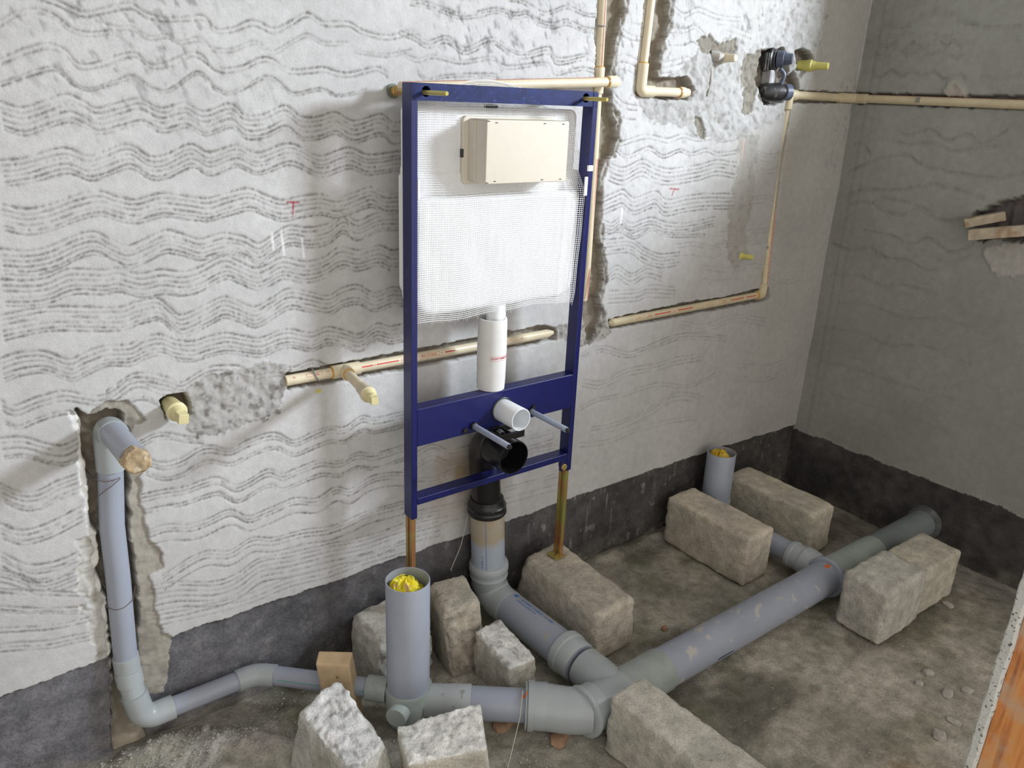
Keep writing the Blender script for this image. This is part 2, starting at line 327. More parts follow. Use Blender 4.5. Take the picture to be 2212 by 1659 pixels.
# ------------------------------------------------------------------ the setting: combed plaster walls with their chases
DATA = {"B":[[[[0.268,1.723],[0.303,1.714],[0.326,1.704],[0.347,1.698],[0.384,1.709],[0.428,1.721],[0.454,1.708],[0.492,1.702],[0.535,1.707],[0.565,1.711],[0.586,1.69],[0.621,1.693],[0.666,1.71],[0.71,1.698],[0.748,1.716],[0.788,1.736],[0.827,1.722],[0.886,1.725],[0.923,1.711],[0.986,1.705],[1.052,1.722],[1.063,1.709]],[0.0,0.0101],1],[[[0.362,1.684],[0.4,1.678],[0.427,1.68],[0.456,1.665],[0.489,1.671],[0.516,1.661],[0.554,1.669],[0.575,1.652],[0.618,1.653],[0.667,1.671],[0.703,1.653],[0.746,1.675],[0.786,1.693],[0.825,1.68],[0.885,1.682],[0.908,1.668],[0.986,1.665],[1.052,1.679]],[0.0,0.0074],0.5],[[[0.207,1.662],[0.235,1.68],[0.269,1.688],[0.295,1.682],[0.321,1.662],[0.352,1.657],[0.392,1.664]],[0.0,-0.0083],0.7],[[[0.199,1.609],[0.24,1.629],[0.277,1.639],[0.304,1.631],[0.326,1.608],[0.363,1.614],[0.401,1.628],[0.429,1.633],[0.455,1.615],[0.491,1.621],[0.529,1.639],[0.551,1.638],[0.587,1.615],[0.631,1.619],[0.677,1.639],[0.706,1.638],[0.739,1.619],[0.791,1.622],[0.823,1.626],[0.878,1.618],[0.955,1.634],[0.985,1.621]],[0.0,0.01],0.9],[[[0.192,1.568],[0.256,1.593],[0.287,1.598],[0.309,1.576],[0.337,1.564],[0.382,1.579],[0.42,1.591],[0.45,1.571],[0.485,1.569],[0.544,1.604],[0.58,1.573],[0.615,1.569],[0.683,1.601],[0.716,1.593],[0.749,1.571],[0.812,1.582],[0.857,1.571],[0.93,1.586]],[0.0,0.0058],0.8],[[[0.187,1.536],[0.219,1.527],[0.26,1.541],[0.296,1.552],[0.321,1.543],[0.345,1.53],[0.384,1.539],[0.426,1.549],[0.464,1.533],[0.512,1.543],[0.549,1.527],[0.605,1.543],[0.636,1.522],[0.677,1.524],[0.726,1.543],[0.764,1.52],[0.809,1.523],[0.847,1.532],[0.894,1.514],[0.963,1.53],[0.999,1.512],[1.046,1.517],[1.168,1.514]],[0.0,0.0106,0.0204,0.031,0.0424,0.0499],1],[[[0.172,1.433],[0.212,1.438],[0.277,1.455],[0.318,1.44],[0.352,1.449],[0.395,1.462],[0.432,1.439],[0.465,1.441],[0.516,1.461],[0.553,1.444],[0.611,1.46],[0.659,1.443],[0.734,1.463],[0.805,1.436],[0.877,1.453],[0.931,1.437],[1.019,1.446],[1.112,1.454]],[0.0,0.0108,0.0201,0.0293,0.0401,0.0478],1],[[[0.16,1.354],[0.198,1.343],[0.24,1.349],[0.288,1.365],[0.329,1.372],[0.362,1.36],[0.397,1.353],[0.446,1.363],[0.502,1.355],[0.541,1.349],[0.582,1.358],[0.633,1.367],[0.674,1.35],[0.709,1.339],[0.755,1.345],[0.801,1.348],[0.849,1.339],[0.914,1.357],[0.94,1.36],[0.981,1.343],[1.057,1.347]],[0.0,0.0105,0.0209,0.0322,0.0419,0.0491],1],[[[0.147,1.27],[0.192,1.263],[0.235,1.27],[0.278,1.288],[0.312,1.293],[0.341,1.274],[0.372,1.26],[0.41,1.273],[0.445,1.286],[0.479,1.278],[0.517,1.264],[0.567,1.273],[0.612,1.263],[0.645,1.244],[0.677,1.259],[0.719,1.28],[0.77,1.273],[0.818,1.279],[0.858,1.301],[0.897,1.281],[0.96,1.3],[1.057,1.296]],[0.0,0.0116,0.0215,0.0314,0.0413,0.0479],1],[[[0.138,1.212],[0.184,1.206],[0.217,1.208],[0.259,1.221],[0.316,1.214],[0.345,1.215],[0.387,1.199],[0.429,1.203],[0.471,1.195],[0.507,1.2],[0.563,1.221],[0.595,1.209],[0.633,1.189],[0.664,1.194],[0.701,1.207],[0.756,1.193],[0.805,1.2],[0.85,1.22],[0.895,1.209],[0.953,1.217],[0.996,1.201],[1.057,1.211]],[0.0,0.0119,0.023,0.0341,0.0435,0.052],1],[[[0.127,1.143],[0.176,1.148],[0.225,1.148],[0.335,1.132],[0.373,1.14],[0.415,1.143],[0.44,1.119],[0.462,1.099],[0.512,1.115],[0.555,1.131],[0.588,1.118],[0.626,1.098],[0.668,1.114],[0.711,1.132],[0.762,1.119],[0.811,1.104],[0.851,1.119],[0.893,1.121],[0.94,1.097],[0.995,1.106],[1.057,1.089]],[0.0,0.011,0.022,0.033,0.0431,0.051],1],[[[0.114,1.056],[0.147,1.063],[0.186,1.06],[0.211,1.046],[0.234,1.034],[0.263,1.044],[0.304,1.054],[0.348,1.049],[0.379,1.059],[0.414,1.061],[0.444,1.045],[0.48,1.036],[0.514,1.042],[0.557,1.044],[0.599,1.031],[0.635,1.022],[0.677,1.032],[0.71,1.032],[0.762,1.015],[0.807,1.023],[0.853,1.009],[0.895,0.993],[0.944,1.014],[0.988,1.0],[1.057,1.006]],[0.0,0.011,0.022,0.0326,0.0414,0.0485],1],[[[0.291,0.95],[0.315,0.963],[0.347,0.979],[0.378,0.978],[0.416,0.962],[0.447,0.945],[0.481,0.959],[0.516,0.969],[0.572,0.962],[0.602,0.949],[0.639,0.952],[0.676,0.946],[0.714,0.935],[0.764,0.944],[0.813,0.92],[0.861,0.922],[0.92,0.923],[1.057,0.927]],[0.0,0.0103,0.0206,0.0309],0.9],[[[0.101,0.972],[0.124,0.955],[0.166,0.965],[0.211,0.969],[0.245,0.956],[0.276,0.945],[0.306,0.95],[0.339,0.97],[0.369,0.969],[0.406,0.944],[0.447,0.946]],[0.0,0.0118,0.0232,0.0455,0.0531],1],[[[0.089,0.891],[0.127,0.884],[0.168,0.859],[0.198,0.849],[0.232,0.861]],[0.0,0.0117,0.0251,0.0411,0.0469],1],[[[0.074,0.793],[0.103,0.765],[0.136,0.757],[0.173,0.769],[0.221,0.777]],[0.0,0.0107,0.0215,0.0344,0.043],0.8],[[[0.06,0.704],[0.09,0.679],[0.125,0.675],[0.161,0.682],[0.211,0.699]],[0.0,0.0132,0.0265,0.037],1],[[[0.05,0.64],[0.095,0.592],[0.148,0.582],[0.193,0.591],[0.217,0.597]],[0.0,0.0138,0.023,0.0386,0.0459],1],[[[0.029,0.609],[0.074,0.575],[0.113,0.539],[0.167,0.541],[0.216,0.553]],[0.0,0.0102,0.0204,0.034],0.9],[[[0.021,0.56],[0.085,0.53],[0.197,0.479]],[0.0,0.0101],0.9],[[[0.015,0.521],[0.079,0.488],[0.183,0.446]],[0.0,0.0103,0.0159],0.9],[[[0.006,0.463],[0.106,0.428],[0.179,0.415],[0.213,0.411]],[0.0,0.0109],0.8],[[[0.0,0.425],[0.101,0.389],[0.146,0.382],[0.212,0.37]],[0.0,0.0109,0.0217],0.8],[[[0.345,0.821],[0.378,0.832],[0.41,0.827],[0.45,0.81],[0.484,0.797]],[0.0,0.0074,0.0156],1],[[[0.349,0.783],[0.387,0.759],[0.428,0.758],[0.468,0.774],[0.499,0.774],[0.542,0.756],[0.589,0.768],[0.637,0.774],[0.665,0.767],[0.703,0.74],[0.755,0.749],[0.802,0.755],[0.844,0.745],[0.894,0.764],[0.939,0.751],[1.057,0.751]],[0.0,0.0091,0.0183,0.0385,0.0466],1],[[[0.335,0.691],[0.384,0.689],[0.43,0.684],[0.474,0.689],[0.509,0.687],[0.544,0.657],[0.572,0.657],[0.63,0.675],[0.668,0.654],[0.709,0.659],[0.772,0.667],[0.825,0.651],[0.88,0.662],[0.937,0.645],[1.057,0.654]],[0.0,0.0093,0.0186,0.0414,0.0491],1],[[[0.336,0.597],[0.379,0.599],[0.429,0.583],[0.473,0.584],[0.529,0.593],[0.574,0.561],[0.623,0.565],[0.694,0.576],[0.756,0.558],[0.811,0.576],[0.855,0.558],[0.912,0.577],[0.971,0.576],[1.057,0.553]],[0.0,0.0098,0.0196,0.0435],0.9],[[[0.356,0.466],[0.42,0.491],[0.466,0.497],[0.52,0.478],[0.579,0.496],[0.632,0.479],[0.71,0.476],[0.79,0.462],[0.852,0.466],[0.91,0.475],[1.056,0.47]],[0.0,0.0099,0.022,0.043],0.9],[[[0.327,0.447],[0.387,0.437],[0.475,0.404],[0.532,0.405],[0.593,0.429],[0.674,0.418],[0.781,0.41],[0.895,0.396],[1.042,0.398],[1.146,0.391]],[0.0,0.0114,0.0256,0.0398,0.0568,0.0739],0.8],[[[0.318,0.362],[0.401,0.35],[0.479,0.341],[0.566,0.335],[0.669,0.343],[0.778,0.333],[0.893,0.335],[1.042,0.328]],[0.0,0.0145,0.029],0.6],[[[1.018,0.612],[1.067,0.617],[1.118,0.628],[1.177,0.596],[1.237,0.593],[1.349,0.591],[1.461,0.571],[1.578,0.571]],[0.0,0.0125,0.0374,0.0499],0.6],[[[1.018,0.54],[1.067,0.533],[1.132,0.521],[1.211,0.531],[1.353,0.507],[1.503,0.515],[1.624,0.506]],[0.0,0.0114,0.0253],0.5],[[[1.017,0.431],[1.146,0.417],[1.249,0.412],[1.394,0.41],[1.633,0.4]],[0.0,0.0132,0.0396,0.0594],0.5],[[[1.043,1.788],[1.094,1.785],[1.142,1.777],[1.186,1.769],[1.236,1.777],[1.293,1.791],[1.354,1.785],[1.396,1.791],[1.429,1.776],[1.481,1.771],[1.533,1.783],[1.596,1.771],[1.653,1.771]],[0.0,0.007,0.014],1],[[[1.328,1.816],[1.376,1.816],[1.453,1.796],[1.53,1.817],[1.599,1.805],[1.649,1.806]],[0.0,0.0082],1],[[[1.017,1.726],[1.063,1.713],[1.095,1.701],[1.148,1.715],[1.204,1.693],[1.285,1.721],[1.346,1.698],[1.396,1.694],[1.472,1.711],[1.508,1.685],[1.61,1.703],[1.661,1.691]],[0.0,0.0081,0.0171],1],[[[1.012,1.677],[1.063,1.659],[1.111,1.67],[1.194,1.662],[1.286,1.676],[1.336,1.657],[1.462,1.673],[1.504,1.651],[1.599,1.666],[1.665,1.659]],[0.0,0.0082],0.8],[[[1.063,1.634],[1.095,1.614],[1.144,1.625],[1.288,1.636],[1.313,1.623],[1.413,1.628]],[0.0,0.0063],0.8],[[[1.722,1.611],[1.765,1.581],[1.829,1.572]],[0.0,0.0147,0.0419],0.9],[[[1.719,1.702],[1.764,1.71],[1.82,1.697]],[0.0,0.0201,0.0402],0.6],[[[1.736,1.807],[1.776,1.795],[1.822,1.794]],[0.0,0.0294,0.0441],0.6],[[[1.756,1.461],[1.802,1.474],[1.882,1.489],[1.951,1.481],[1.986,1.478],[2.054,1.492],[2.111,1.481],[2.195,1.487]],[0.0,0.0126],0.7],[[[1.757,1.453],[1.807,1.43],[1.895,1.452],[1.959,1.429],[1.993,1.432],[2.044,1.446],[2.101,1.434],[2.174,1.446],[2.235,1.433],[2.334,1.439]],[0.0,0.0105],0.9],[[[1.731,1.409],[1.796,1.392],[1.875,1.416],[1.938,1.395],[2.01,1.385],[2.146,1.395],[2.24,1.409],[2.343,1.398]],[0.0,0.013,0.026,0.039,0.052],1],[[[1.711,1.302],[1.773,1.319],[1.805,1.324],[1.858,1.299],[1.95,1.316],[2.007,1.287],[2.107,1.295],[2.203,1.298],[2.367,1.292]],[0.0,0.0137,0.0274,0.0416,0.0524],1],[[[1.935,1.793],[2.01,1.798],[2.051,1.81],[2.109,1.785]],[0.0,0.0125,0.0469],0.8],[[[1.923,1.868],[1.994,1.839],[2.059,1.86],[2.151,1.847],[2.263,1.851]],[0.0,0.0123],0.7],[[[2.156,1.821],[2.231,1.821],[2.332,1.806]],[0.0,0.0163],0.6],[[[1.925,1.698],[1.991,1.71],[2.032,1.72],[2.088,1.707]],[0.0,0.016,0.0321],0.7],[[[1.714,1.241],[1.765,1.226],[1.805,1.242],[1.852,1.218],[1.939,1.232],[2.026,1.211],[2.124,1.205],[2.265,1.217]],[0.0,0.0114,0.0227,0.0316],1],[[[1.727,1.192],[1.802,1.203],[1.875,1.176],[1.953,1.199],[2.023,1.173],[2.224,1.159]],[0.0,0.009],0.9],[[[1.738,1.173],[1.849,1.172],[1.926,1.135],[2.004,1.109],[2.101,1.108]],[0.0,0.0117,0.0233,0.0356,0.0466],0.9],[[[1.766,1.072],[1.807,1.087],[1.873,1.056],[1.944,1.075],[2.022,1.055]],[0.0,0.0118,0.0262,0.0393],0.7],[[[1.773,1.008],[1.908,1.0],[1.963,1.007],[2.102,0.986]],[0.0,0.0136,0.0271,0.0407],0.6],[[[2.077,1.136],[2.177,1.135],[2.285,1.114],[2.347,1.13]],[0.0,0.0127,0.0423],0.4],[[[2.276,1.163],[2.453,1.158],[2.616,1.162]],[0.0,0.013,0.0432,0.054],0.35],[[[2.234,1.049],[2.368,1.029],[2.529,1.029],[2.605,1.015]],[0.0,0.0152,0.0455],0.35],[[[2.425,1.278],[2.527,1.281],[2.627,1.263]],[0.0,0.0127,0.0282],0.4],[[[2.443,1.439],[2.526,1.425],[2.616,1.438]],[0.0,0.0122,0.0271,0.0541,0.0677],0.4],[[[1.674,0.814],[1.768,0.825],[1.9,0.784],[2.032,0.799],[2.152,0.81],[2.295,0.789],[2.425,0.762]],[0.0,0.0117,0.0219],0.6],[[[1.691,0.724],[1.782,0.7],[1.889,0.723],[2.045,0.717],[2.146,0.722],[2.298,0.713]],[0.0,0.0135,0.027],0.5],[[[1.684,0.622],[1.77,0.639],[1.9,0.635],[2.056,0.642],[2.231,0.602],[2.384,0.62]],[0.0,0.0123],0.5],[[[1.745,0.538],[1.875,0.531],[2.01,0.546],[2.169,0.582],[2.332,0.535]],[0.0,0.0125,0.0312],0.45],[[[1.696,0.492],[1.835,0.473],[1.978,0.485],[2.144,0.479],[2.301,0.461]],[0.0,0.0157],0.4],[[[2.143,0.861],[2.288,0.827],[2.454,0.842],[2.658,0.8]],[0.0,0.0141,0.0283],0.4],[[[2.523,0.636],[2.709,0.596],[2.842,0.599]],[0.0,0.0158,0.0528,0.0704],0.4],[[[2.62,1.051],[2.758,1.009],[2.862,1.015]],[0.0,0.0159,0.0637,0.0796],0.3]],"R":[[[[-0.006,1.826],[-0.031,1.834],[-0.067,1.819],[-0.093,1.818],[-0.117,1.829],[-0.154,1.803],[-0.186,1.825],[-0.232,1.81],[-0.269,1.831],[-0.308,1.812],[-0.333,1.83],[-0.361,1.805]],1],[[[-0.04,1.793],[-0.101,1.781],[-0.129,1.804],[-0.177,1.783],[-0.216,1.802],[-0.256,1.783],[-0.3,1.796],[-0.345,1.774],[-0.377,1.784]],0.8],[[[-0.048,1.723],[-0.09,1.712],[-0.125,1.73],[-0.167,1.713],[-0.201,1.73],[-0.241,1.716],[-0.28,1.73],[-0.327,1.703],[-0.374,1.725],[-0.401,1.704]],1],[[[-0.086,1.855],[-0.126,1.846],[-0.16,1.859],[-0.207,1.844],[-0.24,1.854],[-0.29,1.841],[-0.327,1.854]],0.6],[[[-0.06,1.884],[-0.156,1.881],[-0.238,1.918],[-0.315,1.907],[-0.389,1.873],[-0.537,1.867]],1],[[[-0.058,1.893],[-0.153,1.892],[-0.236,1.926],[-0.313,1.915],[-0.388,1.88]],0.6],[[[-0.194,1.528],[-0.236,1.512],[-0.312,1.534],[-0.378,1.504],[-0.448,1.525],[-0.498,1.501],[-0.573,1.549]],1],[[[-0.176,1.491],[-0.244,1.478],[-0.34,1.49],[-0.416,1.467],[-0.486,1.483],[-0.57,1.495]],0.7],[[[-0.033,1.463],[-0.066,1.471],[-0.109,1.431]],1],[[[-0.02,1.354],[-0.077,1.385],[-0.151,1.422],[-0.239,1.442],[-0.308,1.412],[-0.402,1.397],[-0.49,1.394],[-0.573,1.391],[-0.652,1.415]],1],[[[-0.043,1.273],[-0.116,1.301],[-0.24,1.315],[-0.313,1.335],[-0.383,1.348],[-0.475,1.335],[-0.552,1.321]],0.9],[[[-0.058,1.236],[-0.131,1.258],[-0.219,1.231],[-0.285,1.231],[-0.341,1.265],[-0.411,1.227],[-0.518,1.248]],0.9],[[[-0.182,1.277],[-0.262,1.274],[-0.314,1.271],[-0.379,1.234]],0.7],[[[-0.133,1.148],[-0.21,1.147],[-0.264,1.143],[-0.32,1.126],[-0.396,1.157],[-0.482,1.123],[-0.554,1.165]],1],[[[-0.009,1.075],[-0.101,1.064],[-0.175,1.083],[-0.256,1.058],[-0.334,1.065],[-0.39,1.044],[-0.451,1.05]],1],[[[-0.312,1.106],[-0.375,1.111],[-0.473,1.085],[-0.564,1.125]],0.6],[[[-0.023,1.158],[-0.062,1.184],[-0.12,1.179]],0.7],[[[-0.443,1.715],[-0.524,1.71],[-0.573,1.721]],0.6],[[[-0.027,0.947],[-0.135,0.969],[-0.251,0.952],[-0.341,0.97],[-0.471,0.96]],0.7],[[[-0.085,0.847],[-0.227,0.866],[-0.368,0.845],[-0.519,0.882],[-0.672,0.857]],0.6],[[[-0.032,0.727],[-0.195,0.747],[-0.327,0.726],[-0.452,0.76],[-0.643,0.736]],0.6],[[[-0.044,0.582],[-0.211,0.594],[-0.424,0.589],[-0.615,0.596]],0.5],[[[-0.132,0.459],[-0.311,0.466],[-0.517,0.467],[-0.708,0.455]],0.4]],"P":{"sink_chase":[[0.23,0.924],[0.237,0.9],[0.233,0.842],[0.233,0.792],[0.229,0.731],[0.228,0.663],[0.232,0.59],[0.226,0.525],[0.233,0.441],[0.232,0.364],[0.223,0.261],[0.211,0.157],[0.194,-0.037],[0.266,-0.08],[0.278,0.18],[0.281,0.262],[0.297,0.416],[0.3,0.567],[0.307,0.686],[0.314,0.777],[0.325,0.853],[0.316,0.896],[0.293,0.911],[0.26,0.901]],"sink_mortar":[[0.23,0.924],[0.242,0.904],[0.291,0.929],[0.331,0.92],[0.367,0.872],[0.339,0.861],[0.32,0.821],[0.344,0.769],[0.335,0.701],[0.334,0.642],[0.337,0.573],[0.363,0.527],[0.362,0.482],[0.333,0.48],[0.334,0.414],[0.335,0.347],[0.339,0.302],[0.361,0.281],[0.338,0.164],[0.328,0.133],[0.3,0.14],[0.21,0.185],[0.236,0.44],[0.233,0.684],[0.234,0.853]],"chase_a":[[1.636,1.864],[1.644,1.724],[1.652,1.602],[1.655,1.41],[1.665,1.063],[1.66,0.975],[1.704,0.839],[1.741,0.872],[1.759,0.932],[1.733,0.981],[1.755,1.039],[1.743,1.114],[1.724,1.173],[1.708,1.287],[1.706,1.369],[1.724,1.416],[1.749,1.436],[1.759,1.476],[1.754,1.522],[1.725,1.573],[1.712,1.617],[1.718,1.692],[1.727,1.742],[1.732,1.79],[1.746,1.827],[1.743,1.874]],"chase_b":[[1.828,1.883],[1.826,1.761],[1.817,1.685],[1.821,1.602],[1.863,1.597],[2.063,1.596],[2.08,1.624],[2.03,1.663],[1.947,1.65],[1.914,1.654],[1.912,1.716],[1.928,1.768],[1.934,1.807],[1.932,1.893]],"rough_b":[[1.823,1.602],[1.906,1.648],[2.005,1.682],[2.062,1.725],[2.095,1.783],[2.154,1.768],[2.229,1.792],[2.314,1.754],[2.4,1.788],[2.49,1.837],[2.501,1.895],[2.597,1.932],[2.747,1.902],[2.718,1.809],[2.68,1.746],[2.604,1.666],[2.565,1.557],[2.441,1.516],[2.347,1.478],[2.215,1.462],[2.176,1.477],[2.103,1.498],[2.011,1.519],[1.904,1.524],[1.847,1.57]],"rough_top":[[2.387,1.939],[2.39,1.829],[2.382,1.758],[2.298,1.696],[2.48,1.571],[2.605,1.712],[2.677,1.851],[2.753,1.976]],"dark1":[[2.071,1.772],[2.127,1.789],[2.177,1.766],[2.253,1.791],[2.271,1.751],[2.233,1.721],[2.15,1.73],[2.104,1.734]],"dark2":[[2.094,1.551],[2.123,1.541],[2.161,1.499],[2.158,1.474],[2.123,1.491],[2.099,1.52]],"dark3":[[2.324,1.74],[2.382,1.761],[2.43,1.77],[2.434,1.703],[2.406,1.658],[2.389,1.569],[2.328,1.56],[2.326,1.626],[2.298,1.696]],"strip":[[2.323,1.493],[2.446,1.493],[2.451,1.384],[2.456,1.287],[2.456,1.172],[2.471,1.069],[2.424,1.013],[2.36,1.061],[2.337,1.195],[2.33,1.323],[2.359,1.401]],"mid_mortar":[[0.442,0.855],[0.453,0.916],[0.487,0.941],[0.53,0.958],[0.584,0.963],[0.674,0.953],[0.702,0.928],[0.7,0.886],[0.672,0.83],[0.619,0.817],[0.55,0.802],[0.494,0.791],[0.455,0.824]],"low_patch":[[1.671,1.003],[1.748,0.994],[1.777,0.914],[1.81,0.902],[1.804,0.863],[1.714,0.837],[1.643,0.848],[1.563,0.883],[1.551,0.912],[1.635,0.933]],"plug_hole":[[0.403,0.912],[0.453,0.914],[0.462,0.88],[0.447,0.846],[0.406,0.863]],"pipe_lo":[[0.693,0.92],[0.844,0.921],[1.064,0.923],[1.363,0.93],[1.522,0.929],[1.57,0.909],[1.563,0.875],[1.298,0.873],[1.064,0.871],[0.842,0.872],[0.696,0.878]],"pipe_hi":[[1.786,0.913],[1.972,0.917],[2.159,0.922],[2.363,0.918],[2.583,0.928],[2.641,0.929],[2.672,0.879],[2.596,0.875],[1.803,0.876]],"pipe_vert":[[2.614,0.895],[2.617,1.162],[2.615,1.348],[2.605,1.478],[2.589,1.589],[2.628,1.59],[2.65,1.43],[2.662,1.28],[2.667,1.106],[2.663,0.889]],"mixer":[[2.402,1.759],[2.507,1.773],[2.545,1.753],[2.572,1.634],[2.553,1.6],[2.448,1.593],[2.39,1.672]],"mixhole":[[2.554,1.679],[2.592,1.711],[2.635,1.667],[2.638,1.637],[2.572,1.631]],"plughole":[[2.584,1.768],[2.627,1.781],[2.691,1.765],[2.723,1.718],[2.612,1.709]],"pipe_top":[[2.556,1.64],[2.739,1.647],[3.018,1.647],[3.03,1.613],[2.581,1.601]]},"Q":{"pipe":[[0.002,1.65],[-0.274,1.648],[-0.622,1.653],[-0.632,1.613],[-0.282,1.612],[-0.005,1.613]],"hole":[[-0.525,1.257],[-0.565,1.286],[-0.624,1.322],[-0.739,1.346],[-0.777,1.193],[-0.691,1.194],[-0.617,1.195],[-0.577,1.168],[-0.535,1.202]],"lump":[[-0.332,1.645],[-0.339,1.688],[-0.368,1.7],[-0.405,1.674],[-0.42,1.644]],"smear":[[-0.583,1.144],[-0.665,1.182],[-0.75,1.188],[-0.772,1.099],[-0.649,1.058]]}}
XR = 3.008
def axis_pts(parts):
    a = [np.arange(p0, p1, st) for p0, p1, st in parts]
    return np.concatenate(a + [np.array([parts[-1][1]])])
def inpoly(X, Y, poly):
    p = np.array(poly); inside = np.zeros(X.shape, bool); j = len(p)-1
    for i in range(len(p)):
        xi, yi = p[i]; xj, yj = p[j]
        if yi != yj:
            c = ((yi > Y) != (yj > Y)) & (X < (xj-xi)*(Y-yi)/(yj-yi)+xi); inside ^= c
        j = i
    return inside
def pmask(A, B, poly, rag=0.012, seed=1, pad=0.03):
    p = np.array(poly); a0, b0 = p.min(0)-pad; a1, b1 = p.max(0)+pad
    ia = np.where((A >= a0) & (A <= a1))[0]; ib = np.where((B >= b0) & (B <= b1))[0]
    out = np.zeros((len(B), len(A)), bool)
    if len(ia) and len(ib):
        X, Y = np.meshgrid(A[ia], B[ib])
        Xp = X + (fb2(X*45, Y*45, seed, 3)-0.5)*rag*2; Yp = Y + (fb2(X*45, Y*45, seed+31, 3)-0.5)*rag*2
        out[np.ix_(ib, ia)] = inpoly(Xp, Yp, p)
    return out
def spline(pts, step=0.004):
    p = np.array(pts, float); t = np.arange(len(p)); n = max(8, int(np.abs(np.diff(p[:, 0])).sum()/step))
    s = np.linspace(0, len(p)-1, n); i = np.clip(s.astype(int), 0, len(p)-2); f = (s-i)[:, None]
    g = lambda k: p[np.clip(k, 0, len(p)-1)]
    a, b, c, d = g(i-1), g(i), g(i+1), g(i+2)
    return 0.5*((2*b)+(-a+c)*f+(2*a-5*b+4*c-d)*f**2+(-a+3*b-3*c+d)*f**3)
def blur(a):
    b = a.copy(); b[1:-1, 1:-1] = (a[1:-1, 1:-1]*2+a[:-2, 1:-1]+a[2:, 1:-1]+a[1:-1, :-2]+a[1:-1, 2:])/6; return b
def comb(G, A, B, pts, off, strength, seed, w=0.0021):
    """one tine of the comb scratched along a wavy path: adds to the groove field G"""
    c = spline(pts); o = np.argsort(c[:, 0]); c = c[o]
    ia = np.where((A >= c[0, 0]) & (A <= c[-1, 0]))[0]
    if not len(ia): return
    z = np.interp(A[ia], c[:, 0], c[:, 1]) - off
    sl = np.gradient(z, A[ia]); sl = np.abs(sl)
    z = z + (fb2(A[ia]*20, np.full(len(ia), seed*3.1), seed, 2)-0.5)*0.0035
    n = fb2(A[ia]*26, np.full(len(ia), seed*1.7), seed+5, 3); n2 = fb2(A[ia]*170, np.full(len(ia), seed*0.7), seed+9, 2)
    st = strength*np.clip(0.38+1.5*(n-0.38)+0.9*(n2-0.5), 0.0, 1.0)
    lo = z.min()-0.012; hi = z.max()+0.012
    ib = np.where((B >= lo) & (B <= hi))[0]
    if not len(ib): return
    D = (B[ib][:, None]-z[None, :])/np.sqrt(1+np.minimum(sl, 1.2)**2)[None, :]
    ww = w*(0.75+0.9*n2)
    g = np.exp(-(D/ww[None, :])**2)*st[None, :]
    sub = G[np.ix_(ib, ia)]; G[np.ix_(ib, ia)] = np.maximum(sub, g)

